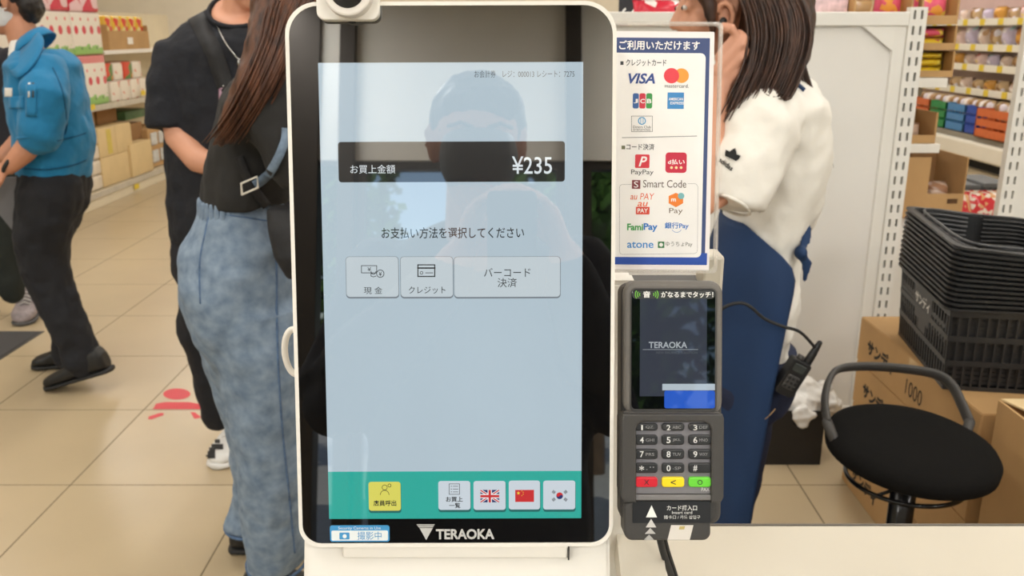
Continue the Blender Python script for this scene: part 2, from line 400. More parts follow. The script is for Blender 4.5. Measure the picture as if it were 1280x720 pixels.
def pc(cx, cy, r, n=16, a0=0, a1=360): return [(cx + r * math.cos(R(a0 + (a1 - a0) * i / n)), cy + r * math.sin(R(a0 + (a1 - a0) * i / n))) for i in range(n + 1)]
kline('banknote_icon', [(452, 332), (471, 332), (471, 341), (452, 341)], 0.0005, e_ink, closed=True)
kline('coin_icon', pc(475.5, 342, 4.6), 0.0005, e_ink); kline('coin_icon', [(464, 339), (464, 345), (467, 346), (470, 345)], 0.0005, e_ink); kline('coin_icon', pc(467, 339.5, 3, 10, 0, 180), 0.0005, e_ink)
ktext('¥', (459.5, 464, 334, 339), e_ink); ktext('¥', (473.5, 477.5, 339.5, 345), e_ink)
kline('card_icon', [(522.5, 331), (543.5, 331), (543.5, 345.5), (522.5, 345.5)], 0.0008, e_ink, closed=True)
kline('card_icon', [(522.5, 335), (543.5, 335)], 0.0011, e_ink); kline('card_icon', [(532, 341), (541, 341)], 0.0005, e_ink); kline('card_icon', pc(527, 341, 1.8, 8), 0.0004, e_ink)
# bottom bar
x0, x1, y0, y1 = kb(407, 727, 589, 648)
link('teal_bar', slab(rr((DX0 + DX1) / 2, (DY0 + y1) / 2, DX1 - DX0, y1 - DY0, 0.0003, 1), Z1 - 0.0001, Z1), emat('screen_teal', (34, 172, 158), 0.9), disp, local=True)
e_yel = emat('screen_yellow', (218, 212, 92), 0.95); e_tsh = emat('screen_button_teal_shade', (20, 104, 100), 0.9); e_bb = emat('screen_flag_button', (202, 212, 220), 0.95)
for k, b in enumerate(((461, 501, 602, 638), (548, 588, 601, 637), (592, 632, 601, 637), (636, 675, 600.5, 636.5), (679, 719, 600.5, 636.5))):
    krect('menu_button_shadow', (b[0], b[1] + 0.6, b[2] + 1, b[3] + 3), 0.002, e_tsh, Z2)
    krect('menu_button', b, 0.002, e_yel if k == 0 else e_bb, Z3)
ktext('店員呼出', (467, 495.5, 625, 632.2), e_ink, Z4, .02)
kline('assistant_icon', pc(481, 609, 3.2, 12), 0.0004, e_ink, Z4); kline('assistant_icon', pc(481, 618, 5.4, 10, 180, 360), 0.0004, e_ink, Z4); kline('assistant_icon', pc(487, 606.5, 2, 8), 0.0004, e_ink, Z4)
ktext('お買上', (557.5, 578.5, 620.5, 627), e_ink, Z4, .02); ktext('一覧', (561.5, 575.5, 628.2, 634.8), e_ink, Z4, .015)
kline('list_icon', [(561.5, 604.5), (574.5, 604.5), (574.5, 617.5), (561.5, 617.5)], 0.0004, e_ink, Z4, True)
for yy in (607.5, 611, 614.5): kline('list_icon', [(564, yy), (564.6, yy)], 0.0005, e_ink, Z4); kline('list_icon', [(566.5, yy), (572.5, yy)], 0.0004, e_ink, Z4)
e_red = emat('screen_flag_red', (206, 40, 44), 0.9); e_blu = emat('screen_flag_navy', (34, 44, 108), 0.8); e_w = emat('screen_flag_white', (236, 238, 240), 0.95)
fb = kb(600.5, 624, 612, 627.5); fx0, fx1, fy0, fy1 = fb; fw, fh = fx1 - fx0, fy1 - fy0
def fpoly(pts, m, z): return link('flag_piece', slab([(fx0 + a * fw, fy0 + b * fh) for a, b in pts], z - 0.00003, z), m, disp, local=True)
Z5 = 0.0007; dz = 0.00006
fpoly([(0, 0), (1, 0), (1, 1), (0, 1)], e_blu, Z5)
for a, b in (((0, 0), (1, 1)), ((0, 1), (1, 0))):
    for t, m_, z in ((0.10, e_w, Z5 + dz), (0.045, e_red, Z5 + 2 * dz)):
        s = 1 if b[1] > a[1] else -1
        fpoly([(0, a[1]), (t, a[1]), (1, b[1] - s * t * 1.5), (1, b[1]), (1 - t, b[1]), (0, a[1] + s * t * 1.5)], m_, z)
for t, m_, z in ((0.17, e_w, Z5 + 3 * dz), (0.10, e_red, Z5 + 4 * dz)):
    fpoly([(0, .5 - t), (1, .5 - t), (1, .5 + t), (0, .5 + t)], m_, z); fpoly([(.5 - t * .66, 0), (.5 + t * .66, 0), (.5 + t * .66, 1), (.5 - t * .66, 1)], m_, z + dz / 2)
krect('flag_piece', (644, 667.5, 612, 627), 0.0001, e_red, Z5 + dz)
def star(cx, cy, r, a0=-90): return [K(cx + (r if i % 2 == 0 else r * .4) * math.cos(R(a0 + i * 36)), cy + (r if i % 2 == 0 else r * .4) * math.sin(R(a0 + i * 36))) for i in range(10)]
e_gold = emat('screen_flag_gold', (240, 210, 60), 0.95)
for cx, cy, r_ in ((648, 616, 2.4), (652.3, 613.3, .8), (654, 615, .8), (654, 617.3, .8), (652.3, 619, .8)):
    link('flag_piece', slab(list(reversed(star(cx, cy, r_))), Z5 + dz, Z5 + 2 * dz), e_gold, disp, local=True)
krect('flag_piece', (688, 711, 612, 627), 0.0001, e_bb, Z5)
def halfdisc(cx, cy, r, a0, a1, m_, z):
    p = [K(*q) for q in pc(cx, cy, r, 14, a0, a1)]; link('flag_piece', slab(list(reversed(p)), z - 0.00003, z), m_, disp, local=True)
halfdisc(699.5, 619.3, 4.2, 205, 385, e_red, Z5 + dz); halfdisc(699.5, 619.3, 4.2, 25, 205, e_blu, Z5 + dz)
halfdisc(697.6, 618.4, 2.1, 0, 360, e_red, Z5 + 2 * dz); halfdisc(701.4, 620.2, 2.1, 0, 360, e_blu, Z5 + 2 * dz)
for sx in (-1, 1):
    for sy in (-1, 1):
        for q in (-1, 0, 1):
            cx = 699.5 + sx * 7.4 + q * 1.1 * sx; cy = 619.3 + sy * 4.7 + q * 0.9 * sy * -1 * -1
            kline('flag_piece', [(cx - 1.0 * sy * sx, cy + 1.3), (cx + 1.0 * sy * sx, cy - 1.3)] if False else [(cx - 0.9, cy + 1.2 * sx * sy), (cx + 0.9, cy - 1.2 * sx * sy)], 0.0005, e_ink, Z5 + dz)
# sticker and maker's mark on the bezel
m_stb = mat('sticker_blue', (70, 150, 205), 0.35, noise=(20, 0.04)); m_stw = mat('sticker_white', (232, 238, 240), 0.35, noise=(20, 0.02)); m_sil = mat('silver_print', (190, 190, 188), 0.4, noise=(30, 0.05))
st = krect('camera_sticker', (412.5, 487, 656.5, 677), 0.0018, m_stb, 0.0003, kiosk, 'blue and white security camera sticker')
krect('sticker_panel', (414.5, 485, 663, 675.5), 0.001, m_stw, 0.0004, st)
ktext('Security Cameras in Use', (423, 476, 658, 662.5), m_stw, 0.0005, 0, st); ktext('撮影中', (447, 477, 664.2, 674.4), m_stb, 0.0005, 0.0, st)
krect('camera_icon', (424.5, 437, 665.5, 674), 0.0006, m_stb, 0.0005, st)
link('camera_icon', slab([K(*q) for q in reversed(pc(431, 670, 2.6))], 0.0005, 0.0006), m_stw, st, local=True)
lg = link('maker_mark', slab(list(reversed([K(*q) for q in ((524.5, 660), (541.0, 660), (532.8, 675))])), 0.0001, 0.0003), m_sil, kiosk, local=True)
for k in range(3):
    a, b_ = 520.8 + k * 1.1, 543.6 - k * 1.0; yy = 655.3 + k * 1.5
    link('mark_bar', slab(list(reversed([K(a, yy), K(b_, yy), K(b_ - .5, yy + .9), K(a + .5, yy + .9)])), 0.0001, 0.0003), m_sil, lg, local=True)
ktext('TERAOKA', (545, 618, 661, 674), m_sil, 0.0003, 0.034, lg)
# webcam block on the top rim
cm = thing('webcam', 'white clip-on camera block on the top edge of the kiosk', 'camera', M=KM)
x0, x1, y0, y1 = kb(398, 475.5, -22, 27.5)
link('plate', slab(rr((x0 + x1) / 2, (y0 + y1) / 2, x1 - x0, y1 - y0, 0.006, 6), 0.0008, 0.008, 0.001, 2), m_white, cm, local=True)
lx, ly = onplane(KM, 434, -12, 0.018)
link('lens_ring', slab(circ(lx, ly, 0.0176, 40), 0.006, 0.018, 0.0015, 2), mat('pearl_white_ring', (224, 218, 210), 0.4, noise=(20, .02)), cm, local=True)
ln = link('lens', slab(circ(lx, ly, 0.0122, 40), 0.0175, 0.0185), mat('lens_black', (18, 16, 17), 0.08, ior=1.7, noise=(10, .1)), cm, local=True)
link('lens_element', slab(circ(lx, ly, 0.006, 24), 0.0184, 0.0188), mat('lens_blue_coating', (30, 34, 52), 0.05, ior=1.9, noise=(10, .1)), ln, local=True)
link('under_sensor', slab(circ(K(440, 25)[0], K(440, 25)[1], 0.0035, 20, 0.0022), 0.0002, 0.002), m_black, cm, local=True)
# kiosk foot under the screen (world space)
cb = KM @ Vector((kcx, yb, -0.02))
bm = bmesh.new()
hw = kw / 2 - 0.001
prof = [(cb.y - 0.010, cb.z + 0.004), (cb.y - 0.022, cb.z - 0.03), (cb.y - 0.03, CZ), (cb.y + 0.10, CZ), (cb.y + 0.08, cb.z + 0.05), (cb.y + 0.03, cb.z + 0.05)]
a = [bm.verts.new((cb.x - hw, y, z)) for y, z in prof]; b = [bm.verts.new((cb.x + hw, y, z)) for y, z in prof]
n = len(prof)
for i in range(n): bm.faces.new((a[i], a[(i + 1) % n], b[(i + 1) % n], b[i]))
bm.faces.new(list(reversed(a))); bm.faces.new(b)
bmesh.ops.bevel(bm, geom=bm.edges[:], offset=0.003, segments=2, affect='EDGES')
link('base', bm_mesh(bm), m_white, kiosk)
p0 = P(431, 690, cb.y - 0.012); p1 = P(709, 690, cb.y - 0.012)
link('hinge_plate', box_mesh(p0.x, p1.x, cb.y - 0.0195, cb.y + 0.01, cb.z - 0.007, cb.z + 0.004, 0.0012), m_white, kiosk)
link('hinge_slot', box_mesh(p1.x, p1.x + 0.0012, cb.y - 0.0205, cb.y + 0.01, cb.z - 0.008, cb.z + 0.002), m_dark, kiosk)
# round white cable ring on the left flank
c0 = KM @ Vector((0, 0, -0.03)); bm = bmesh.new(); cc = P(369, 440, 0.70); s = mpp(cc)
limb(bm, [cc + Vector((-13 * s * math.cos(R(t)), 0, 30 * s * math.sin(R(t)))) for t in range(-110, 111, 10)], [4.2 * s] * 23, 8)
link('side_ring', bm_mesh(bm), m_white, kiosk, smooth=True)
# right white mast carrying terminal and sign
mast = thing('device_mast', 'white bracket mast between the kiosk and the card terminal', 'stand', (0.12, 0.75, CZ))
q0 = P(760, 335, 0.76); q1 = P(793, 335, 0.76)
bm = bmesh.new(); add_box(bm, q0.x, q1.x, 0.74, 0.78, CZ, P(780, 352, 0.74).z); bmesh.ops.bevel(bm, geom=bm.edges[:], offset=0.004, segments=2, affect='EDGES')
link('post', bm_mesh(bm), m_white, mast)
q0 = P(768, 350, 0.752); q1 = P(902, 350, 0.752); 
link('sign_clip', box_mesh(P(876, 345, .752).x, q1.x, 0.745, 0.775, P(890, 372, .752).z, P(890, 318, .752).z, 0.003), m_white2, mast)
link('arm', box_mesh(P(786, 350, .76).x, q1.x, 0.755, 0.785, P(840, 440, .76).z, P(840, 352, .76).z, 0.003), m_dark, mast)
bm = bmesh.new()
f0 = P(771, 668, 0.74); f1 = P(826, 668, 0.74); g0 = P(778, 740, 0.66); g1 = P(836, 740, 0.66)
vs = [bm.verts.new(p) for p in (f0, f1, g1, g0)]; f = bm.faces.new(vs); ex = bmesh.ops.extrude_face_region(bm, geom=[f])
bmesh.ops.translate(bm, verts=[e for e in ex['geom'] if isinstance(e, bmesh.types.BMVert)], vec=(0, 0.03, -0.02)); link('foot_plate', bm_mesh(bm), m_white2, mast)

# ================================================================== payment sign in acrylic holder
SM = frame(CAM + ray(835, 185) * 0.725, R(12), roll=R(-0.4))
def S(px, py): return onplane(SM, px, py)
def sb(px0, px1, py0, py1):
    xa = S(px0, (py0 + py1) / 2)[0]; xb = S(px1, (py0 + py1) / 2)[0]; return xa, xb, S((px0 + px1) / 2, py1)[1], S((px0 + px1) / 2, py0)[1]
sign = thing('payment_sign', 'clear acrylic sign holder listing card and code payments beside the kiosk', 'sign', M=SM)
m_acr = mat('clear_acrylic', (250, 250, 248), 0.04, trans=1.0, ior=1.15)
x0, x1, y0, y1 = sb(756, 900, 27, 341)
link('holder_back', slab(rr((x0 + x1) / 2, (y0 + y1) / 2, x1 - x0, y1 - y0, 0.004, 5), -0.005, -0.003, 0.0005), m_acr, sign, local=True)
link('holder_rim', ringslab(rr((x0 + x1) / 2, (y0 + y1) / 2, x1 - x0, y1 - y0, 0.004, 5), rr((x0 + x1) / 2, (y0 + y1) / 2, x1 - x0 - 0.006, y1 - y0 - 0.006, 0.003, 5), -0.003, 0.0014), mat('acrylic_edge', (226, 220, 212), 0.1, alpha=0.28, noise=(30, .05)), sign, local=True)
m_paper = mat('white_print_paper', (238, 233, 232), 0.5, noise=(10, 0.01))
x0, x1, y0, y1 = sb(759, 890, 39, 338)
sheet = link('paper_sheet', slab(rr((x0 + x1) / 2, (y0 + y1) / 2, x1 - x0, y1 - y0, 0.0005, 1), -0.0012, -0.0008), m_paper, sign, local=True)
def pm(name, rgb): return mat('print_' + name, rgb, 0.5, noise=(30, 0.02))
def srect(b, r, m, z, name='print_block'):
    x0, x1, y0, y1 = sb(*b); return link(name, slab(rr((x0 + x1) / 2, (y0 + y1) / 2, x1 - x0, y1 - y0, r, 4), z - 0.00004, z), m, sheet, local=True)
def stext(s, b, m, z=-0.0004, thick=0.0, shear=0.0, name='lettering'):
    x0, x1, y0, y1 = sb(*b); return link(name, text_mesh(s, x0, x1, y0, y1, z, thick, shear), m, sheet, local=True)
def spoly(pts, m, z=-0.0004, name='print_block'): return link(name, slab(list(reversed([S(*p) for p in pts])), z - 0.00004, z), m, sheet, local=True)
def scirc(cx, cy, r, m, z=-0.0004, a0=0, a1=360): return spoly(pc(cx, cy, r, 24, a0, a1), m, z)
def sline(pts, w, m, z=-0.0004, name='print_line'):
    q = [Vector(S(*p)) for p in pts]; v, f = [], []
    for a, b in zip(q, q[1:]):
        d = (b - a).normalized() * w / 2; n = Vector((-d.y, d.x)); k = len(v); a = a - d; b = b + d
        v += [(a.x - n.x, a.y - n.y, z), (b.x - n.x, b.y - n.y, z), (b.x + n.x, b.y + n.y, z), (a.x + n.x, a.y + n.y, z)]; f.append((k, k + 1, k + 2, k + 3))
    return link(name, mesh(v, f), m, sheet, local=True)
c_navy = pm('navy', (54, 72, 120)); c_blue = pm('blue', (34, 76, 168)); c_ink = pm('ink', (56, 58, 62)); c_red = pm('red', (214, 52, 66)); c_wh = pm('white', (244, 242, 240))
srect((763, 884.5, 47, 331), 0.0005, c_navy, -0.0007, 'blue_border'); srect((763, 884, 316, 331), 0.0005, c_blue, -0.00066, 'blue_border')
srect((763, 879.5, 66, 321.5), 0.004, c_wh, -0.00055, 'inner_panel')
stext('ご利用いただけます', (774, 875, 50.5, 62.5), c_wh, -0.0004, 0.02)
srect((775.5, 779.5, 76.5, 81), 0.0001, c_ink, -0.0004); stext('クレジットカード', (782.5, 833, 74, 82.5), c_ink, thick=0.01)
stext('VISA', (785.5, 819, 91.5, 104.5), pm('visa_blue', (48, 74, 140)), -0.0004, 0.03, 0.25)
scirc(839.5, 94.5, 9.6, pm('mc_red', (226, 62, 74))); scirc(852, 94.5, 9.2, pm('mc_orange', (240, 158, 60)), -0.00042); stext('mastercard.', (831, 861, 105, 109.5), c_ink)
for k, c in enumerate(((54, 96, 160), (206, 48, 70), (60, 150, 76))):
    b = (791 + k * 8.4, 798.6 + k * 8.4, 116.5, 135.5); srect(b, 0.0014, pm('jcb_%d' % k, c), -0.00045)
    stext('JCB'[k], (b[0] + 1, b[1] - 1, 123.5, 129), c_wh, thick=0.03)
srect((834.5, 855, 115.5, 136), 0.0002, pm('amex_blue', (58, 134, 196)), -0.00045); stext('AMERICAN', (836, 854, 122, 125.5), c_wh, thick=.02); stext('EXPRESS', (838, 855, 127, 130.5), c_wh, thick=.02)
sline([(789.5, 145), (815.5, 145), (815.5, 164.5), (789.5, 164.5), (789.5, 145)], 0.0003, c_ink)
scirc(802.5, 151, 5, pm('diners_blue', (90, 160, 205))); scirc(802.5, 151, 3.6, c_wh, -0.00036); sline([(801, 148.5), (801, 153.5)], 0.0006, pm('diners_blue', (0, 0, 0)), -0.0003); sline([(804, 148.5), (804, 153.5)], 0.0006, pm('diners_blue', (0, 0, 0)), -0.0003)
stext('Diners Club', (791.5, 813.5, 157, 160.3), c_ink); stext('INTERNATIONAL', (791.5, 813.5, 161, 163.5), c_ink)
sline([(778, 172), (871, 170)], 0.0006, pm('grey_rule', (150, 150, 152)))
srect((777, 781.5, 182, 186.5), 0.0001, pm('olive', (110, 112, 86)), -0.0004); stext('コード決済', (783, 818, 179.5, 187.5), c_ink, thick=0.01)
srect((794, 812, 193, 210), 0.001, c_red, -0.00045); stext('P', (798.5, 809, 195.5, 208), c_wh, thick=0.02, shear=.3); stext('PayPay', (789, 817, 212, 219.5), c_ink)
srect((832, 858.5, 190.5, 216), 0.0026, pm('d_red', (200, 36, 66)), -0.00045); stext('d払い', (835, 856, 199, 205.5), c_wh, thick=0.02)
for k in range(3): scirc(839.5 + k * 6, 209.5, 1.7, pm('cream', (246, 226, 170)))
bx = [(772 + 4 - 4 * math.sin(R(t)), 235 - 4 * math.cos(R(t)) + 0) for t in ()]
sline([(789, 230.5), (778, 230.5), (775.5, 231.5), (774.5, 234), (774.5, 314), (775.5, 317), (778, 318), (868, 317), (871, 315.5), (872, 312), (872.5, 234), (871.5, 231), (869, 229.5), (860, 229.5)], 0.00025, pm('grey_rule', (0, 0, 0)))
srect((790, 800.5, 225, 236), 0.0003, pm('plum', (130, 58, 66)), -0.00045); stext('S', (792.5, 798, 226.5, 234.5), c_wh); stext('Smart Code', (804, 858, 225, 234.5), pm('brown_ink', (98, 84, 76)))
c_au = pm('au_orange', (232, 110, 72)); stext('au PAY', (788, 818, 241.5, 249.5), c_au, shear=.15); stext('au', (797, 810, 252.5, 258), c_au, thick=.01, shear=.2); srect((795, 812, 258.5, 268), 0.0004, pm('au_red', (216, 72, 52)), -0.00045); stext('PAY', (797, 810, 260.5, 266), c_wh, thick=.02)
spoly([(836, 245), (845, 241), (854, 245), (854, 254), (845, 259), (836, 254)], pm('m_orange', (240, 132, 44))); scirc(851.5, 245, 4, pm('m_teal', (124, 184, 190)), -0.00036); stext('m', (839, 845, 248, 252), c_wh, -0.00036, .03)
stext('Pay', (836.5, 853.5, 260, 268.5), pm('grey_ink', (120, 104, 88)))
stext('Fami', (784, 804, 279.5, 288), pm('fami_green', (58, 158, 76)), thick=.03); stext('Pay', (804.5, 822, 279, 290), pm('fami_blue', (50, 124, 200)), thick=.03)
stext('銀行Pay', (831, 861, 278, 287), pm('bank_blue', (62, 124, 200)), thick=.02); sline(pc(846, 284, 6.5, 10, 30, 150), 0.0003, pm('bank_blue', (0, 0, 0)))
stext('atone', (784, 817, 302, 310), pm('atone_blue', (62, 142, 210)), thick=.012)
srect((822.5, 830.5, 302, 310), 0.0003, pm('yu_green', (52, 120, 72)), -0.00045); scirc(826.5, 306, 2.4, c_wh); stext('ゆうちょPay', (832, 865.5, 302, 309), pm('grey_ink2', (104, 104, 96)))

# ================================================================== card terminal
TM = frame(CAM + ray(840, 510) * 0.668, R(15))
def T(px, py): return onplane(TM, px, py)
def tb(px0, px1, py0, py1):
    xa = T(px0, (py0 + py1) / 2)[0]; xb = T(px1, (py0 + py1) / 2)[0]; return xa, xb, T((px0 + px1) / 2, py1)[1], T((px0 + px1) / 2, py0)[1]
term = thing('card_terminal', 'dark grey card payment terminal with colour screen and number keys', 'card terminal', M=TM)
m_tg = mat('terminal_grey', (104, 100, 95), 0.42, noise=(40, 0.04)); m_tk = mat('terminal_key_panel', (124, 122, 126), 0.5, noise=(40, 0.04))
def trect(name, b, r, z0, z1, m, parent=None, bev=0.0, lab=None):
    x0, x1, y0, y1 = tb(*b); return link(name, slab(rr((x0 + x1) / 2, (y0 + y1) / 2, x1 - x0, y1 - y0, r, 5), z0, z1, bev, 3), m, parent or term, local=True, label=lab)
def ttext(s, b, m, z, parent, thick=0.0, shear=0.0):
    x0, x1, y0, y1 = tb(*b); return link('lettering', text_mesh(s, x0, x1, y0, y1, z, thick, shear), m, parent, local=True)
trect('back_body', (778, 906, 354, 660), 0.008, -0.032, -0.008, m_dark, bev=0.004)
trect('screen_housing', (780, 904, 351, 520), 0.010, -0.02, 0.0, m_tg, bev=0.004)
x0, x1, y0, y1 = tb(781.5, 903, 352.5, 520)
trect('screen_frame', (787.5, 896, 360, 515), 0.0045, -0.004, 0.0009, m_dark, bev=0.0006)
tg = trect('screen_glass', (789, 893.5, 362, 511), 0.0035, 0.0, 0.0013, mat('terminal_glass', (9, 10, 13), 0.02, ior=1.6, noise=(8, .1)), bev=0.0002)
ts = trect('screen', (799.5, 883, 373.5, 495), 0.0003, 0.0013, 0.00145, emat('terminal_screen_navy_reflection', (50, 58, 80), 0.55), tg, lab='lit screen showing the maker name, bluish reflection put into its navy')  # lit screen whose navy glow also holds a bluish reflection
trect('touch_strip', (790, 893, 362.8, 373.5), 0.003, 0.00131, 0.00145, mat('strip_dark', (46, 48, 50), 0.3, noise=(30, .1)), tg)
m_pw = mat('print_bright_white', (236, 236, 232), 0.5, noise=(30, .02)); m_pg = mat('print_lime', (120, 206, 60), 0.5, noise=(30, .02))
ttext('音', (803.5, 812.5, 363.8, 372), m_pw, 0.0016, tg, 0.03); ttext('がなるまでタッチ！', (826, 891, 364.2, 372), m_pw, 0.0016, tg, 0.02)
def tline(name, pts, w, m, z, parent):
    q = [Vector(T(*p)) for p in pts]; v, f = [], []
    for a, b in zip(q, q[1:]):
        d = (b - a).normalized() * w / 2; n = Vector((-d.y, d.x)); k = len(v); a = a - d * .3; b = b + d * .3
        v += [(a.x - n.x, a.y - n.y, z), (b.x - n.x, b.y - n.y, z), (b.x + n.x, b.y + n.y, z), (a.x + n.x, a.y + n.y, z)]; f.append((k, k + 1, k + 2, k + 3))
    return link(name, mesh(v, f), m, parent, local=True)
for k in range(3):
    tline('sound_wave', pc(802, 368, 3 + k * 2.6, 6, 145, 215), 0.0006, m_pg, 0.0016, tg); tline('sound_wave', pc(814, 368, 3 + k * 2.6, 6, -35, 35), 0.0006, m_pg, 0.0016, tg)
e_tt = emat('terminal_screen_text', (190, 196, 204), 0.7); ttext('TERAOKA', (810.5, 858.5, 427, 435), e_tt, 0.0016, tg, 0.02)
tline('screen_rule', [(803, 436.7), (872, 436.7)], 0.0003, e_tt, 0.0016, tg); ttext('NEW BALANCE SOLUTION', (820, 871, 439, 442), emat('terminal_dim_text', (110, 114, 122), 0.5), 0.0016, tg)
trect('screen_band', (827.5, 893, 479.5, 487.5), 0.0002, 0.0013, 0.0016, emat('terminal_white_band', (190, 204, 214), 0.8), tg); trect('screen_band', (830, 893, 488, 510), 0.0015, 0.0013, 0.0016, emat('terminal_blue_band', (6, 82, 196), 0.95), tg)
# keypad half: raised dark surround (U shape) + grey key panel
trect('keypad_housing', (775, 903.5, 512, 628), 0.008, -0.02, 0.001, m_dark, bev=0.003)
po = [T(*p) for p in reversed(((778, 516), (901, 516), (903, 522), (902.5, 620), (899, 626), (887, 626), (887, 535), (884, 529), (878, 526), (802, 526), (796, 529), (794, 535), (794, 626), (780, 626), (776, 620), (776, 522)))]
link('keypad_surround', slab(po, 0.0, 0.006, 0.0014, 2), m_dark, term, local=True)
kp = trect('key_panel', (793, 888, 525, 616), 0.001, 0.0008, 0.0022, m_tk)
trect('paper_lip', (791, 892, 617, 624), 0.001, 0.0, 0.004, mat('terminal_mid_grey', (118, 116, 116), .45, noise=(30, .04)), bev=0.001)
m_key = mat('key_black', (44, 45, 47), 0.35, noise=(40, .06)); m_kt = mat('key_print', (222, 222, 220), 0.5, noise=(30, .02)); m_kd = mat('key_print_dim', (150, 150, 150), .5, noise=(30, .02))
keys = [('1', 'QZ.'), ('2', 'ABC'), ('3', 'DEF'), ('4', 'GHI'), ('5', 'JKL'), ('6', 'MNO'), ('7', 'PRS'), ('8', 'TUV'), ('9', 'WXY'), ('*', '."'), ('0', '-SP'), ('#', '')]
for k, (a, b_) in enumerate(keys):
    cx = 807 + (k % 3) * 33.2; cy = (532.5, 548.5, 566.2, 583.5)[k // 3]; h0 = 6.2 if k > 2 else 4.6
    key = trect('key', (cx - 14, cx + 14, cy - h0, cy + h0), 0.0022, 0.002, 0.0046, m_key, bev=0.0009)
    ttext(a, (cx - 6.6, cx - 4.6, cy - 2.6, cy + 3.8) if a == '1' else (cx - 8.3, cx - 3.4, cy - (3.8 if k > 2 else 2.6), cy + 3.8) if a not in '*' else (cx - 9, cx - 3, cy - 3, cy + 3), m_kt, 0.00475, key, 0.01)
    if b_: ttext(b_, (cx - 1, cx + 9.5, cy - 1.8, cy + 2), m_kd, 0.00475, key)
for k, (nm, c, s) in enumerate((('red', (206, 36, 52), 'X'), ('yellow', (240, 214, 36), '<'), ('green', (104, 204, 60), 'O'))):
    cx = 807 + k * 33.2; cy = 601; key = trect('key', (cx - 14, cx + 14, cy - 6.3, cy + 6.3), 0.0022, 0.002, 0.0046, mat('key_' + nm, c, 0.35, noise=(40, .04)), bev=0.0009, lab=nm + ' function key')
    ttext(s, (cx - 3.2, cx + 3.2, cy - 3, cy + 3.2), m_key, 0.00475, key, 0.005)
ttext('PAX', (876, 886, 608.5, 613), m_kt, 0.0024, kp)
# card slot shoe
trect('card_slot_housing', (780, 887.5, 626, 674.5), 0.006, -0.02, 0.003, m_dark, bev=0.002)
sl = trect('card_slot_label', (790, 887, 625, 652), 0.0008, 0.002, 0.0034, mat('slot_label_black', (36, 37, 40), .35, noise=(30, .06)))
ttext('カード挿入口', (832.5, 870, 630, 636.5), m_pw, 0.0036, sl, .01); ttext('Insert card', (839, 864, 637.2, 640.8), m_pw, 0.0036, sl); ttext('插卡口 / 카드 삽입구', (829, 874, 642.5, 647), m_pw, 0.0036, sl)
for k, (xx, y0_, y1_, hw_) in enumerate(((813.5, 630, 645, 6.8), (813, 647, 657.5, 6.4), (812, 658.5, 665.5, 6.6), (810.5, 666.5, 673.2, 6.4))):
    link('arrow', slab(list(reversed([T(xx, y0_), T(xx + hw_, y1_), T(xx - hw_, y1_)])), 0.003, 0.0037), mat('arrow_%d' % k, ((240, 240, 236), (206, 204, 200), (186, 184, 180), (170, 168, 164))[k], .5, noise=(30, .02)), term, local=True)
cd = link('card_picture', slab(list(reversed([T(838, 655), T(865.5, 655), T(861, 673), T(833.5, 673)])), 0.003, 0.0036), mat('card_cream', (218, 212, 204), .5, noise=(30, .03)), term, local=True)
link('chip', slab(list(reversed([T(848.5, 656), T(855, 656), T(854, 660), T(847.5, 660)])), 0.0036, 0.0038), mat('chip_gold', (190, 172, 110), .4, noise=(30, .05)), cd, local=True)
# cable under the terminal
cbm = tube_mesh([P(822, 660, .69), P(829, 690, .70), P(840, 722, .72), P(850, 760, .74)], 0.0032, 8); cbm2 = tube_mesh([P(828, 660, .695), P(835, 688, .705), P(846, 722, .725), P(856, 760, .745)], 0.0018, 8)
cab = thing('terminal_cable', 'black twin cable running down from the card terminal to the counter', 'cable', tuple(P(840, 700, .71)))
link('cable', cbm, m_rubber, cab, smooth=True); link('cable', cbm2, m_rubber, cab, smooth=True)
# ================================================================== white gondola panels behind the counter
m_gond = mat('white_powder_coat', (232, 230, 224), 0.45, noise=(4, 0.02)); m_slot = mat('slot_shadow_black', (30, 29, 27), 0.8, noise=(20, .1)); m_gpan = mat('white_panel_board', (230, 228, 224), 0.5, noise=(3, 0.02))
GY = 3.05
def upright(parent, x0, x1, y, ztop, cols):
    # post face with real punched slots: ladder of bars between the slots
    bm = bmesh.new(); n = int(ztop / 0.05)
    cw = 0.008; xs = [x0]
    for c in cols: xs += [x0 + c - cw / 2, x0 + c + cw / 2]
    xs.append(x1)
    for a, b in zip(xs[::2], xs[1::2]): add_box(bm, a, b, y, y + 0.03, 0, ztop)
    for c in cols:
        for k in range(n + 1):
            add_box(bm, x0 + c - cw / 2, x0 + c + cw / 2, y, y + 0.03, k * 0.05, min(ztop, k * 0.05 + 0.022))
    link('upright', bm_mesh(bm), m_gond, parent)
    link('upright_core', box_mesh(x0 + 0.004, x1 - 0.004, y + 0.012, y + 0.026, 0, ztop - 0.01), m_slot, parent)
g1 = thing('gondola_shelf', 'white empty gondola back panel with slotted upright behind the apron worker', 'shelf unit', (0.8, GY, 0))
xr_ = 1.37
link('back_panel', box_mesh(0.15, xr_ - 0.10, GY + 0.006, GY + 0.03, 0.05, 1.455), m_gpan, g1)
link('side_stile', box_mesh(xr_ - 0.10, xr_ - 0.058, GY - 0.004, GY + 0.034, 0.0, 1.47, 0.003), m_gond, g1)
upright(g1, xr_ - 0.058, xr_, GY - 0.012, 1.51, (0.017, 0.041))
link('top_rail', box_mesh(0.15, xr_ - 0.058, GY - 0.010, GY + 0.032, 1.45, 1.495, 0.003), m_gond, g1)
link('corner_gusset', slab([(xr_ - 0.10, 1.37), (xr_ - 0.095, 1.452), (xr_ - 0.21, 1.452)], 0, 0.006), m_gond, g1).matrix_basis = Matrix.Translation((0, GY, 0)) @ Matrix.Rotation(R(90), 4, 'X')
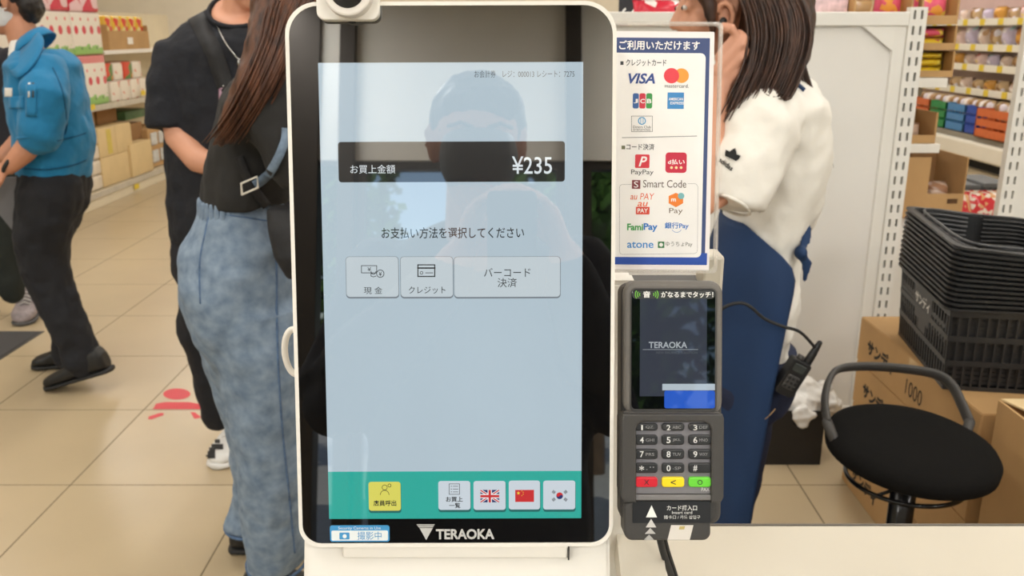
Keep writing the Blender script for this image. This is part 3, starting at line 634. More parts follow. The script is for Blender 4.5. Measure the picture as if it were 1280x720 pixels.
link('top_deck', box_mesh(0.15, xr_ - 0.0, GY + 0.034, GY + 0.46, 1.44, 1.462, 0.002), m_gond, g1)
link('kick_plate', box_mesh(0.15, xr_ - 0.06, GY + 0.0, GY + 0.034, 0.0, 0.08), m_gond, g1)
for k, z in enumerate((1.27, 0.95, 0.6)):
    a = PZ(1143, 300, 0)
g2 = thing('gondola_shelf', 'white slotted upright and panel at the right edge of the photo', 'shelf unit', (2.2, GY, 0))
xl_ = 1.705
upright(g2, xl_, xl_ + 0.058, GY - 0.012, 1.51, (0.017, 0.041))
link('side_stile', box_mesh(xl_ + 0.058, xl_ + 0.115, GY - 0.004, GY + 0.034, 0, 1.47, 0.003), m_gond, g2)
link('back_panel', box_mesh(xl_ + 0.115, 3.0, GY + 0.006, GY + 0.03, 0.05, 1.455), m_gpan, g2)
link('top_rail', box_mesh(xl_ + 0.058, 3.0, GY - 0.010, GY + 0.032, 1.45, 1.495, 0.003), m_gond, g2)
for zz in (0.6, 0.605): pass
for k, z in enumerate((1.02, 0.72)):
    link('hook_hole', box_mesh(xl_ + 0.085, xl_ + 0.093, GY - 0.0055, GY - 0.0035, z, z + 0.03), m_slot, g2)

# ------------------------------------------------------------------ goods helpers
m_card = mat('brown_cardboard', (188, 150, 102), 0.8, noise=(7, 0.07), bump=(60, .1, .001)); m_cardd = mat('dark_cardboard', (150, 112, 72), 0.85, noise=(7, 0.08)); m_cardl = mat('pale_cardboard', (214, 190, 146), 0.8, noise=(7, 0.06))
def pillow(w, h, d, crimp=True):      # standing snack bag, local: x width, z height, y depth, base z=0
    nu, nv = 8, 8; v, f = [], []
    for s in (-1, 1):
        for j in range(nv + 1):
            for i in range(nu + 1):
                a = i / nu * 2 - 1; b = j / nv * 2 - 1
                q = max(0, (1 - abs(a) ** 2.4)) ** 0.5 * max(0, (1 - abs(b) ** 2.4)) ** 0.5
                wob = 0.06 * math.sin(5 * a + 3 * b + s) * q
                v.append((a * w / 2 * (1 - .06 * (1 - abs(b) ** 2)), s * (d / 2 * q * (1 + wob) + 0.0015), (b + 1) * h / 2))
    m1 = (nu + 1) * (nv + 1)
    for j in range(nv):
        for i in range(nu):
            k = j * (nu + 1) + i
            f.append((k, k + 1, k + nu + 2, k + nu + 1)); f.append((m1 + k, m1 + k + nu + 1, m1 + k + nu + 2, m1 + k + 1))
    for j in range(nv):
        for i in (0, nu):
            k = j * (nu + 1) + i; q = (k, k + nu + 1, m1 + k + nu + 1, m1 + k); f.append(q if i else q[::-1])
    for i in range(nu):
        for j in (0, nv):
            k = j * (nu + 1) + i; q = (k, k + 1, m1 + k + 1, m1 + k); f.append(q[::-1] if j else q)
    me = mesh(v, f)
    for p in me.polygons: p.use_smooth = True
    return me
def bag_mat(name, base, c1, c2, scale=9, rough=0.22):
    if name in MATS: return MATS[name]
    m = mat(name, base, rough, bump=(35, .35, .004)); N = m.node_tree.nodes; L = m.node_tree.links
    tc = N.new('ShaderNodeTexCoord'); nz = N.new('ShaderNodeTexVoronoi'); nz.inputs['Scale'].default_value = scale
    L.new(tc.outputs['Object'], nz.inputs['Vector'])
    cr = N.new('ShaderNodeValToRGB'); e = cr.color_ramp.elements; cr.color_ramp.interpolation = 'CONSTANT'
    sp = N.new('ShaderNodeSeparateColor'); L.new(nz.outputs['Color'], sp.inputs[0]); L.new(sp.outputs[0], cr.inputs[0])
    e[0].position = 0; e[0].color = lin(base) + (1,); e[1].position = 0.55; e[1].color = lin(c1) + (1,)
    x = e.new(0.8); x.color = lin(c2) + (1,)
    L.new(cr.outputs[0], N['Principled BSDF'].inputs['Base Color']); return m
def put(name, me, m, M, label, cat, group):
    o = bpy.data.objects.new(name, me); COL.objects.link(o); o.matrix_basis = M
    if not me.materials: me.materials.append(m)
    else:
        o.material_slots[0].link = 'OBJECT'; o.material_slots[0].material = m
    tag(o, label, cat, group); return o
def tray(name, x0, x1, y0, y1, z0, z1, hf, label, group=None, m=None, t=0.006, cat='box'):
    # open display carton: floor, back, two sides, low front
    th = thing(name, label, cat, ((x0 + x1) / 2, (y0 + y1) / 2, z0), group); m = m or m_card
    link('bottom', box_mesh(x0, x1, y0, y1, z0, z0 + t), m, th); link('back', box_mesh(x0, x1, y1 - t, y1, z0 + t, z1), m, th)
    link('side', box_mesh(x0, x0 + t, y0, y1 - t, z0 + t, z1), m, th); link('side', box_mesh(x1 - t, x1, y0, y1 - t, z0 + t, z1), m, th)
    link('front', box_mesh(x0 + t, x1 - t, y0, y0 + t, z0 + t, z0 + hf), m, th); return th
# goods on the top deck of the gondola
TY_ = 3.20; TZ = 1.462
b_red = bag_mat('red_white_bag', (206, 40, 62), (236, 228, 224), (226, 90, 110), 16); b_pink = bag_mat('pink_orange_bag', (226, 92, 120), (236, 160, 70), (240, 206, 90), 34); b_yel = bag_mat('yellow_pink_bag', (224, 190, 48), (206, 70, 110), (236, 214, 90), 30)
def xat(px, Y, z=1.5): return P(px, 20, Y).x
put('snack_bag', pillow(0.19, 0.075, 0.07), b_red, Matrix.Translation((xat(824, TY_), TY_, TZ)), 'red and white snack bag lying on the shelf top left of the worker', 'snack bag', None)
pc1 = thing('price_card', 'black price card with white digit on the shelf top', 'price card', (xat(784, TY_), TY_, TZ))
link('card', box_mesh(xat(773, TY_), xat(801, TY_), TY_, TY_ + 0.004, TZ, TZ + 0.11), mat('price_card_black', (38, 38, 44), .5, noise=(20, .05)), pc1)
me = text_mesh('6', xat(788, TY_), xat(797, TY_), TZ + 0.012, TZ + 0.05, 0, .02); me.transform(Matrix.Translation((0, TY_ - 0.001, 0)) @ Matrix.Rotation(R(90), 4, 'X')); link('digit', me, m_pw, pc1)
me = text_mesh('6', xat(776, TY_), xat(784, TY_), TZ + 0.012, TZ + 0.05, 0, .02); me.transform(Matrix.Translation((0, TY_ - 0.001, 0)) @ Matrix.Rotation(R(90), 4, 'X')); link('digit', me, m_pw, pc1)
a_, b_x = xat(1004, TY_), xat(1063, TY_)
put('snack_packet', box_mesh(-(b_x - a_) / 2, (b_x - a_) / 2, 0, 0.12, 0.022, 0.09, 0.004), mat('pale_pink_pack', (222, 196, 204), .4, noise=(40, .25)), Matrix.Translation(((a_ + b_x) / 2, TY_ + 0.03, TZ)), 'pale pink packet on the shelf top beside the brown carton', 'packet', None)
put('snack_packet', box_mesh(-0.07, 0.06, -0.02, 0.1, 0.0, 0.022, 0.004), mat('orange_pack', (206, 160, 80), .4, noise=(60, .3)), Matrix.Translation((xat(1045, TY_), TY_ - 0.01, TZ)), 'flat orange packet lying under the pale pink packet', 'packet', None)
tray('display_carton', xat(1064, TY_), xat(1150, TY_), TY_ - 0.02, TY_ + 0.2, TZ, TZ + 0.17, 0.025, 'brown open carton on the shelf top holding a foil bag')
put('snack_bag', pillow(0.10, 0.13, 0.07), b_pink, Matrix.Translation((xat(1118, TY_), TY_ + 0.07, TZ + 0.008)), 'orange and pink foil bag in the carton on the shelf top', 'snack bag', None)
put('snack_bag', pillow(0.09, 0.07, 0.05), bag_mat('clear_tan_bag', (176, 140, 96), (210, 190, 150), (150, 112, 70), 16), Matrix.Translation((xat(1083, TY_), TY_ + 0.06, TZ + 0.008)), 'small tan bag in the carton on the shelf top', 'snack bag', None)

# end-of-aisle snack rack right of the slotted upright
RY = 3.20
def rx(px, py=90): return P(px, py, RY).x
def rz(py, px=1165): return P(px, py, RY).z
rack = thing('snack_rack', 'narrow snack rack with cartons right of the slotted upright', 'shelf unit', (1.6, RY + 0.1, 0))
link('back_post', box_mesh(1.378, 1.398, RY + 0.165, RY + 0.20, 0, 1.7), m_gond, rack)
sx0, sx1 = 1.376, rx(1180, 100)
link('shelf', box_mesh(sx0, sx1, RY - 0.03, RY + 0.2, rz(109), rz(97), 0.002), m_white, rack); link('shelf', box_mesh(sx0, rx(1170, 185), RY - 0.03, RY + 0.2, rz(190), rz(179), 0.002), m_white, rack)
link('base', box_mesh(sx0, rx(1203, 260), RY - 0.02, RY + 0.24, 0, rz(270), 0.003), m_gond, rack)
def snack_tray(px1, py0, py1, hf, lab, bags, up=None):
    x1 = rx(px1, py1); z0, z1 = rz(py1), rz(py0); tray('display_carton', sx0, x1, RY - 0.02, RY + 0.16, z0, z1 - 0.002, hf, lab)
    w = (x1 - sx0 - 0.016)
    n = len(bags)
    for k, (m_, lb, hh) in enumerate(bags):
        zz = z0 + 0.0065 + sum(b[2] for b in bags[:k]) + 0.002 * k
        put('snack_bag', pillow(w * 0.96, hh, 0.10), m_, Matrix.Translation(((sx0 + x1) / 2, RY + 0.05, zz)), lb, 'snack bag', None)
zc_ = rz(95)
snack_tray(1187, 63, 96, 0.022, 'lowest brown snack carton of three in the narrow rack', [(b_yel, 'bottom yellow snack bag in the lowest carton of the rack', 0.026), (b_yel, 'middle yellow and pink snack bag in the lowest carton', 0.026), (b_yel, 'top yellow snack bag in the lowest carton of the rack', 0.02)])
snack_tray(1190, 31, 62.5, 0.024, 'middle brown snack carton of three in the narrow rack', [(b_yel, 'lower yellow snack bag in the middle carton of the rack', 0.034), (b_pink, 'upper orange snack bag in the middle carton of the rack', 0.03)])
snack_tray(1193, -22, 30.5, 0.03, 'topmost brown snack carton in the narrow rack', [(b_pink, 'big pink and orange snack bag in the topmost carton', 0.105)])
b_bun = bag_mat('bun_bag', (188, 160, 140), (150, 110, 84), (222, 214, 206), 22)
z0 = rz(178.5); tray('display_carton', sx0, rx(1167, 165), RY - 0.02, RY + 0.15, z0, rz(140), 0.03, 'brown carton of buns on the lower white rack shelf')
put('bread_bag', pillow(0.1, 0.06, 0.08), b_bun, Matrix.Translation(((sx0 + rx(1160, 165)) / 2, RY + 0.05, z0 + 0.0065)), 'clear bag of buns in the carton on the lower rack shelf', 'bread bag', None)
z0 = rz(270) + 0.0005
tb_ = thing('bread_carton', 'large brown carton with a cut-out front holding wrapped bread', 'box', (1.58, RY, z0))
xa, xb = 1.376, rx(1200, 230); t = 0.005; z1 = rz(195)
link('bottom', box_mesh(xa, xb, RY - 0.04, RY + 0.2, z0, z0 + t), m_card, tb_); link('back', box_mesh(xa, xb, RY + 0.195, RY + 0.2, z0 + t, z1), m_cardd, tb_)
link('side', box_mesh(xa, xa + t, RY - 0.04, RY + 0.195, z0 + t, z1), m_card, tb_); link('side', box_mesh(xb - t, xb, RY - 0.04, RY + 0.195, z0 + t, z1), m_card, tb_)
zf = rz(240); link('front', box_mesh(xa + t, xb - t, RY - 0.04, RY - 0.035, z0 + t, zf), m_card, tb_)
link('front', box_mesh(xa + t, rx(1156, 215), RY - 0.04, RY - 0.035, zf, z1), m_card, tb_)
link('print', box_mesh(rx(1177, 250), rx(1190, 250), RY - 0.0408, RY - 0.04, rz(252), rz(246)), mat('carton_print', (90, 62, 36), .8, noise=(60, .3)), tb_)
put('bread_bag', pillow(0.105, 0.075, 0.14), b_bun, Matrix.Translation((rx(1176, 225), RY + 0.06, z0 + 0.045)), 'clear bag of rolls showing in the large brown carton', 'bread bag', None)
put('bread_bag', pillow(0.11, 0.038, 0.15), b_bun, Matrix.Translation((rx(1176, 225), RY + 0.06, z0 + 0.0065)), 'wrapped loaf at the bottom of the large brown carton', 'bread bag', None)
z0_ = 0.02
# striped red-white packs beside the carton
sp_ = thing('striped_pack', 'red and white striped packet beside the slotted upright', 'packet', (1.38, RY - 0.07, 0))
for k in range(5):
    link('stripe', box_mesh(1.36, 1.40, RY - 0.09, RY - 0.05, 0.80 - 0.03 * (k + 1), 0.80 - 0.03 * k, 0.001), mat('pack_red', (206, 44, 52), .4, noise=(20, .06)) if k % 2 == 0 else m_pw, sp_)
link('pack_base', box_mesh(1.36, 1.40, RY - 0.09, RY - 0.05, 0.0, 0.65, 0.001), m_card, sp_)
# grey crates and red snack bags seen through the gap
m_crate = mat('grey_crate', (96, 98, 100), .5, noise=(20, .08))
def crate(x0, x1, y0, y1, z0, z1, lab):
    c = thing('grey_crate', lab, 'crate', ((x0 + x1) / 2, (y0 + y1) / 2, z0), 'grey crates in the gap')
    bm = bmesh.new(); add_box(bm, x0, x1, y0, y1, z0, z1); bmesh.ops.bevel(bm, geom=bm.edges[:], offset=.004, segments=1, affect='EDGES'); link('body', bm_mesh(bm), m_crate, c)
    n = 5
    for k in range(n):
        x = x0 + (k + .5) * (x1 - x0) / n; link('rib', box_mesh(x - .004, x + .004, y0 - .008, y0, z0 + .01, z1 - .02), m_crate, c)
    link('lip', box_mesh(x0 - .006, x1 + .006, y0 - .012, y0, z1 - .02, z1), m_crate, c)
CYc = 4.6
crate(P(1196, 245, CYc).x, P(1222, 245, CYc).x, CYc, CYc + .3, 0, P(1200, 231, CYc).z, 'left dark grey crate in the gap behind the baskets')
crate(P(1225, 245, CYc).x + 0.01, P(1262, 245, CYc).x, CYc, CYc + .3, 0, P(1240, 229, CYc).z, 'right dark grey crate in the gap behind the baskets')
pal = thing('low_pallet_table', 'low brown table holding red snack bags behind the baskets', 'table', (1.9, 3.7, 0))
pz = P(1215, 277, 3.75).z
link('top', box_mesh(1.62, 2.35, 3.55, 4.05, pz - .03, pz, .003), m_cardd, pal)
for x in (1.64, 2.29):
    for y in (3.59, 3.98): link('leg', box_mesh(x - .015, x + .02, y - .015, y + .02, 0, pz - .03), m_cardd, pal)
b_rw = bag_mat('red_white_cracker_bag', (214, 60, 66), (238, 222, 206), (226, 170, 120), 48)
for k, (px, py, w, lab) in enumerate(((1194, 281, .17, 'leftmost'), (1216, 281, .17, 'second'), (1238, 281, .17, 'third'), (1257, 281, .16, 'rightmost'))):
    p = P(px, py, 3.62 + .04 * (k % 2))
    put('snack_bag', pillow(w, .16, .07), b_rw, Matrix.Translation((p.x, p.y, pz)) @ Matrix.Rotation(R(-30), 4, 'X'), lab + ' red and white snack bag on the low table behind the baskets', 'snack bag', 'red snack bags behind the baskets')

# ------------------------------------------------------------------ cardboard cartons on the floor, right
BX = 1.10
def jp(s, th, y0, y1, z0, z1, m=None, x=BX - 0.0008):   # lettering on a face looking towards -x; starts far, ends near
    me = text_mesh(s, 0, y0 - y1, z0, z1, 0, th)
    me.transform(Matrix.Translation((x, y0, 0)) @ Matrix(((0, 0, -1, 0), (-1, 0, 0, 0), (0, 1, 0, 0), (0, 0, 0, 1)))); return me
m_inkb = mat('carton_black_ink', (46, 40, 34), .8, noise=(40, .2)); HB = 0.1425
names = ['lowest', 'third from the top', 'second from the top', 'topmost']
for k in range(4):
    z0 = k * HB; off = (0, .006, -.004, .003)[k]; off = abs(off)
    c = thing('cardboard_carton', '%s flat brown carton under the black baskets' % names[k] if k != 2 else 'second carton from the top under the black baskets', 'box', (1.35, 2.3, z0), 'cartons stacked under the baskets')
    bm = bmesh.new(); add_box(bm, BX + off, 1.60, 1.90, 2.645 - off, z0, z0 + HB - .0006); bmesh.ops.bevel(bm, geom=bm.edges[:], offset=.0025, segments=2, affect='EDGES'); link('body', bm_mesh(bm), m_card, c)
    link('lettering', jp('サンディ', .05, 2.57, 2.375, z0 + .045, z0 + .095, x=BX + off - .0006), m_inkb, c)
    link('lettering', jp('1000', 0, 2.29, 2.19, z0 + .03, z0 + .075, x=BX + off - .0006), m_inkb, c)
    for q in range(9): 
        link('barcode_bar', box_mesh(BX + off - .0007, BX + off, 1.97 + q * .008, 1.97 + q * .008 + (.003 if q % 3 else .005), z0 + .015, z0 + .05), m_inkb, c)
    link('tape', box_mesh(BX + off - .0005, BX + off, 2.24, 2.29, z0 + HB - .03, z0 + HB - .004) if k % 2 else box_mesh(BX + .2, BX + .25, 1.8995, 1.90, z0 + .08, z0 + HB - .01), mat('clear_tape', (206, 172, 122), .25, noise=(20, .03)), c)
# open carton nearer to the counter
oc = thing('open_carton', 'open brown carton with loose flaps beside the stool', 'box', (1.4, 1.5, 0))
ox0, ox1, oy0, oy1, oz, t = 1.115, 1.58, 1.12, 1.865, 0.62, .006
link('side', box_mesh(ox0, ox0 + t, oy0, oy1, 0, oz), m_card, oc); link('side', box_mesh(ox1 - t, ox1, oy0, oy1, 0, oz), m_card, oc)
link('end', box_mesh(ox0 + t, ox1 - t, oy1 - t, oy1, 0, oz), m_card, oc); link('end', box_mesh(ox0 + t, ox1 - t, oy0, oy0 + t, 0, oz), m_card, oc); link('bottom', box_mesh(ox0 + t, ox1 - t, oy0 + t, oy1 - t, 0, t), m_card, oc)
def flap(vs, name='flap'):
    bm = bmesh.new(); f = bm.faces.new([bm.verts.new(v) for v in vs]); e = bmesh.ops.extrude_face_region(bm, geom=[f]); bmesh.ops.translate(bm, verts=[q for q in e['geom'] if isinstance(q, bmesh.types.BMVert)], vec=(0, 0, .004)); link(name, bm_mesh(bm), m_cardl, oc)
flap([(ox0 + .005, oy1, oz), (ox1, oy1, oz), (ox1 - .02, oy1 - .22, oz - .02), (ox0 + .09, oy1 - .17, oz - .012)])
flap([(ox1, oy0, oz), (ox1, oy1 - .05, oz), (ox1 - .22, oy1 - .14, oz + .02), (ox1 - .22, oy0 + .1, oz + .015)])
flap([(ox0 + .1, oy1 - .20, oz - .014), (ox1 - .1, oy1 - .21, oz - .012), (ox1 - .12, oy1 - .36, oz + .03), (ox0 + .16, oy1 - .33, oz + .01)])
link('side_print', box_mesh(ox0 - .0006, ox0, 1.72, 1.80, .05, .09), m_inkb, oc)

# ------------------------------------------------------------------ nested black shopping baskets
m_bask = mat('black_basket_plastic', (40, 40, 41), 0.42, noise=(30, .1)); m_baskl = mat('basket_logo_white', (222, 220, 214), .5, noise=(30, .02)); m_grey = mat('basket_handle_grey', (70, 70, 72), .4, noise=(30, .06))
LB, WB, HBK = 0.425, 0.318, 0.215      # bottom length (y), width (x)
LT, WT = 0.448, 0.341
def bpt(side, u, h, out=0.0):   # point on wall 'side' at u in -1..1 and height h 0..1
    L = (LB + (LT - LB) * h) / 2; Wd = (WB + (WT - WB) * h) / 2; z = h * HBK
    if side == 0: return Vector((-Wd - out, -u * L, z))
    if side == 1: return Vector((Wd + out, u * L, z))
    if side == 2: return Vector((u * Wd, -L - out, z))
    return Vector((-u * Wd, L + out, z))
def wall_bar(bm, side, u0, u1, h0, h1, t=0.004, out=0.0):
    a = [bpt(side, u, h, o) for o in (out, out - t) for u, h in ((u0, h0), (u1, h0), (u1, h1), (u0, h1))]
    vs = [bm.verts.new(p) for p in a]
    for f in ((0, 1, 2, 3), (7, 6, 5, 4), (0, 4, 5, 1), (1, 5, 6, 2), (2, 6, 7, 3), (3, 7, 4, 0)): bm.faces.new([vs[i] for i in f])
def basket_body():
    bm = bmesh.new()
    for s in range(4):
        for h0, h1 in ((0, .05), (.30, .37), (.60, .67), (.9, 1.0)): wall_bar(bm, s, -1, 1, h0, h1, out=.001)
        n = 20 if s < 2 else 15
        for k in range(n + 1):
            u = -1 + 2 * k / n; wd = .03 if k not in (0, n) else .07
            wall_bar(bm, s, max(-1, u - wd / 2), min(1, u + wd / 2), .05, .9)
        if s < 2:
            for u0, u1, h0, h1 in ((-.36, .36, .62, .95), (-.28, .28, .50, .64), (-.16, .16, .38, .52)): wall_bar(bm, s, u0, u1, h0, h1, out=.0005)
    add_box(bm, -WB / 2, WB / 2, -LB / 2, LB / 2, 0, .004)
    return bm_mesh(bm)
def basket_rim():
    po = rr(0, 0, WT + .03, LT + .03, .035, 5); pi_ = rr(0, 0, WT - .004, LT - .004, .03, 5)
    return ringslab(po, pi_, HBK - .003, HBK + .0025)
def basket_handle(s):
    pts = [Vector((s * .02, -LT / 2 + .03, HBK + .006)), Vector((s * (WT / 2 - .03), -LT / 2 + .035, HBK + .007)), Vector((s * (WT / 2 - .015), 0, HBK + .007)), Vector((s * (WT / 2 - .03), LT / 2 - .035, HBK + .007)), Vector((s * .02, LT / 2 - .03, HBK + .006))]
    return tube_mesh(pts, .0035, 6, 5)
bb = basket_body(); bbi = bb.copy(); bbi.transform(Matrix.Diagonal((.95, .95, 1, 1)))
br_, bh0, bh1 = basket_rim(), basket_handle(-1), basket_handle(1)
order = ['lowest', 'second lowest', 'third lowest', 'fourth lowest', 'fifth lowest', 'sixth from the bottom', 'seventh from the bottom', 'sixth from the top', 'fifth from the top', 'fourth from the top', 'third from the top', 'second from the top', 'topmost']
BZ = 4 * HB
bpos = (BX + .012 + WB / 2, 2.235)
for k in range(13):
    b = thing('shopping_basket', '%s black basket of the nested stack on the cartons' % order[k] if k else 'lowest black basket with white katakana shop name in the nested stack', 'shopping basket', group='nested black shopping baskets')
    b.location = (bpos[0] - .0012 * k, bpos[1] + .001 * k, BZ + .0119 * k + (.0005 if k else 0)); b.rotation_euler = (R(.1 * k), R(.42 * k), R(-9 + .25 * (k % 3)))
    link('body', bb if k == 0 else bbi, m_bask, b, local=True); link('rim', br_, m_bask, b, local=True)
    link('handle', bh0, m_grey if k == 12 else m_bask, b, local=True); link('handle', bh1, m_bask, b, local=True)
    me = text_mesh('サンディ', -.065, .065, -.017, .017, 0, .035)
    a0 = bpt(0, 0, .77, .0022); ex = Vector((0, -1, 0)); ez = (bpt(0, 0, 1) - bpt(0, 0, 0)).normalized(); nn = ex.cross(ez)
    me.transform(Matrix(((ex.x, ez.x, nn.x, a0.x), (ex.y, ez.y, nn.y, a0.y), (ex.z, ez.z, nn.z, a0.z), (0, 0, 0, 1))))
    if k == 0: link('lettering', me, m_baskl, b, local=True)

# ------------------------------------------------------------------ round stool with hoop back
SZ = 0.58; sp = PZ(1138, 551, SZ); sR = 99 * mpp(sp)
stool = thing('round_stool', 'black round swivel stool with low hoop backrest behind the counter', 'stool', (sp.x, sp.y, 0))
m_fab = mat('black_seat_fabric', (14, 13, 12), 0.95, ior=1.25, noise=(150, .2), bump=(600, .3, .001)); m_pipe = mat('black_gloss_pipe', (22, 22, 22), .2, noise=(10, .1))
bm = bmesh.new(); prof = [(0.0, .022), (.35, .021), (.65, .017), (.85, .010), (.96, .0), (1.0, -.012), (.985, -.03), (.9, -.04), (0, -.04)]
rings = []
for r_, z in prof: rings.append([bm.verts.new((sp.x + sR * max(r_, .001) * math.cos(2 * math.pi * i / 48), sp.y + 1.2 * sR * max(r_, .001) * math.sin(2 * math.pi * i / 48), SZ + z)) for i in range(48)])
for a, b in zip(rings, rings[1:]):
    for i in range(48): bm.faces.new((a[i], a[(i + 1) % 48], b[(i + 1) % 48], b[i]))
link('seat_cushion', bm_mesh(bm), m_fab, stool, smooth=True)
bm = bmesh.new(); limb(bm, [sp + Vector((0, 0, -.035)), sp + Vector((0, 0, -.05))], [sR * .92, sR * .80], 40, False); link('seat_pan', bm_mesh(bm), m_black, stool)
# hoop
hp = []
bp = [(1034, 528), (1031, 500), (1037, 474), (1050, 461), (1085, 458), (1130, 461), (1170, 468), (1190, 482), (1202, 505), (1212, 528)]
hy = [sp.y + .03, sp.y + .07, sp.y + .115, sp.y + .14, sp.y + .155, sp.y + .16, sp.y + .155, sp.y + .135, sp.y + .10, sp.y + .06]
hp = [P(px, py, y) for (px, py), y in zip(bp, hy)]
link('backrest_hoop', tube_mesh(hp, .015, 10, 6, .5, (0, 1, 0)), m_dark, stool, smooth=True)
for k in (0, -1):
    bm = bmesh.new(); limb(bm, [hp[k], hp[k] + Vector((.02 if k == 0 else -.02, -.02, -.05)), sp + Vector((-.1 if k == 0 else .1, 0, -.048))], [.012, .012, .01], 8); link('hoop_bracket', bm_mesh(bm), m_dark, stool, smooth=True)
bm = bmesh.new(); limb(bm, [sp + Vector((0, 0, -.05)), Vector((sp.x, sp.y, .09))], [.027, .027], 24, False); link('column', bm_mesh(bm), m_pipe, stool, smooth=True)
bm = bmesh.new(); limb(bm, [sp + Vector((0, 0, -.05)), sp + Vector((0, 0, -.085))], [.036, .03], 24, False); link('collar', bm_mesh(bm), m_black, stool, smooth=True)
fr = .128
rc = PZ(1131, 597, SZ - .13)
link('foot_ring', tube_mesh([Vector((rc.x + fr * math.cos(R(t)), rc.y + fr * math.sin(R(t)), SZ - .13)) for t in range(0, 361, 12)], .0055, 8, 2), m_pipe, stool, smooth=True)
for t in (100, 220, 340):
    e = Vector((rc.x + fr * math.cos(R(t)), rc.y + fr * math.sin(R(t)), SZ - .13)); link('ring_spoke', tube_mesh([Vector((sp.x, sp.y, SZ - .11)), e], .004, 6, 2), m_pipe, stool, smooth=True)
for t in range(0, 360, 72):
    e = Vector((sp.x + .25 * math.cos(R(t)), sp.y + .25 * math.sin(R(t)), .045)); bm = bmesh.new(); limb(bm, [Vector((sp.x, sp.y, .1)), e], [.022, .014], 8); link('foot', bm_mesh(bm), m_black, stool, smooth=True)
    bm = bmesh.new(); limb(bm, [e + Vector((-.01, 0, -.022)), e + Vector((.01, 0, -.022))], [.021, .021], 12, False); link('castor', bm_mesh(bm), m_black, stool, smooth=True)

# ------------------------------------------------------------------ black waste bin with plastic bag
c_bl = PZ(945, 578, 0); c_br = PZ(1025, 581, 0)
bn = thing('waste_bin', 'black open bin with a white plastic bag on the tiled floor', 'bin', ((c_bl.x + c_br.x) / 2, c_br.y + .1, 0))
m_bin = mat('black_bin_board', (34, 31, 28), .6, noise=(12, .12))
bx0, bx1, by0, by1, bz = c_bl.x, c_br.x, c_br.y, c_br.y + .20, .20
link('wall', box_mesh(bx0, bx1, by0, by0 + .006, .0, bz - .05), m_bin, bn); link('wall', box_mesh(bx1 - .006, bx1, by0 + .006, by1, 0, bz), m_bin, bn); link('wall', box_mesh(bx0, bx0 + .006, by0 + .006, by1, 0, bz), m_bin, bn); link('wall', box_mesh(bx0 + .006, bx1 - .006, by1 - .006, by1, 0, bz + .02), m_bin, bn); link('bottom', box_mesh(bx0 + .006, bx1 - .006, by0 + .006, by1 - .006, 0, .006), m_bin, bn)
for a, b in ((bx0, bx0 + .11), (bx1 - .055, bx1)): link('front_tab', box_mesh(a, b, by0, by0 + .006, bz - .05, bz), m_bin, bn)
bm = bmesh.new(); rnd = random.Random(5)
pcs = [P(1000, 508, by0 + .05), P(1012, 490, by0 + .09), P(1028, 492, by0 + .1), P(990, 492, by0 + .1), P(1035, 505, by0 + .08), P(1018, 505, by0 + .06)]
for p in pcs: ball(bm, p, rnd.uniform(.04, .062), rnd.uniform(.035, .05), rnd.uniform(.035, .05))
ball(bm, P(1004, 520, by0 - .004), .04, .012, .035)
bagm = fuse(bm, .006, 2, [(.05, .03), (.025, .016)])
pb = link('plastic_bag', bagm, mat('white_thin_plastic', (226, 224, 220), .35, bump=(40, .6, .006), noise=(12, .03)), None); tag(pb, 'crumpled white plastic bag stuffed in the black bin', 'plastic bag')

# ------------------------------------------------------------------ floor things on the left
mp_ = thing('floor_mat', 'dark grey floor mat at the left edge', 'mat', (-3.2, 3.6, 0))
link('mat_field', box_mesh(-4.2, -2.34, 2.9, 4.13, 0.0003, .005, .001), mat('mat_charcoal', (70, 68, 68), .9, noise=(200, .2)), mp_); link('mat_border', box_mesh(-4.22, -2.325, 2.88, 4.145, 0.0002, .003, .001), m_dark, mp_)
m_fs = mat('floor_sticker_red', (206, 38, 54), .35, noise=(15, .05)); fs = thing('floor_sticker', 'red pictogram sticker on the tile beside the black shoe', 'sticker', tuple(PZ(215, 505, 0)))
def fpiece(pts): 
    q = [PZ(*p, 0.0009) for p in pts]; link('sticker_piece', mesh([(v.x, v.y, v.z) for v in q], [tuple(range(len(q)))[::-1]]), m_fs, fs)
fpiece([(221 + 17 * math.cos(R(t)), 492.5 + 7 * math.sin(R(t))) for t in range(0, 360, 15)])
fpiece([(191, 511.5), (195, 504.5), (206, 502.5), (236, 502.5), (250, 505), (254, 511.5)])
fpiece([(185, 524), (186, 520.5), (200, 516), (205, 516.5), (204, 519), (190, 524)]); fpiece([(238, 515), (244, 515.5), (252, 522), (243, 523.5)])
# ================================================================== left gondola with paper goods
GX = -3.5
def yz(px, py): 
    p = PX(px, py, GX); return p.y, p.z
lg_ = thing('gondola_shelf', 'long stocked gondola of paper goods and cartons on the left', 'shelf unit', (GX - .25, 7.5, 0))
m_shelf = mat('cream_shelf_steel', (222, 210, 184), .45, noise=(6, .03)); m_lip = mat('shelf_price_rail', (196, 188, 172), .4, noise=(12, .08)); m_pt = mat('yellow_price_tag', (228, 200, 62), .5, noise=(20, .06))
GY0, GY1 = 4.9, 10.6
link('back_panel', box_mesh(GX - .50, GX - .47, GY0, GY1, 0, 1.62), m_shelf, lg_)
link('base_deck', box_mesh(GX - .47, GX, GY0, GY1, 0.0, .13, .004), m_shelf, lg_); link('base_rail', box_mesh(GX, GX + .012, GY0, GY1, .085, .135, .003), m_lip, lg_)
zs = yz(112, 136)[1]
link('shelf', box_mesh(GX - .47, GX, GY0, GY1, zs - .02, zs + .015, .003), m_shelf, lg_); link('shelf_rail', box_mesh(GX, GX + .014, GY0, GY1, zs - .028, zs + .02, .003), m_lip, lg_)
zu = yz(150, 64)[1]; yu0 = yz(137, 64)[0]
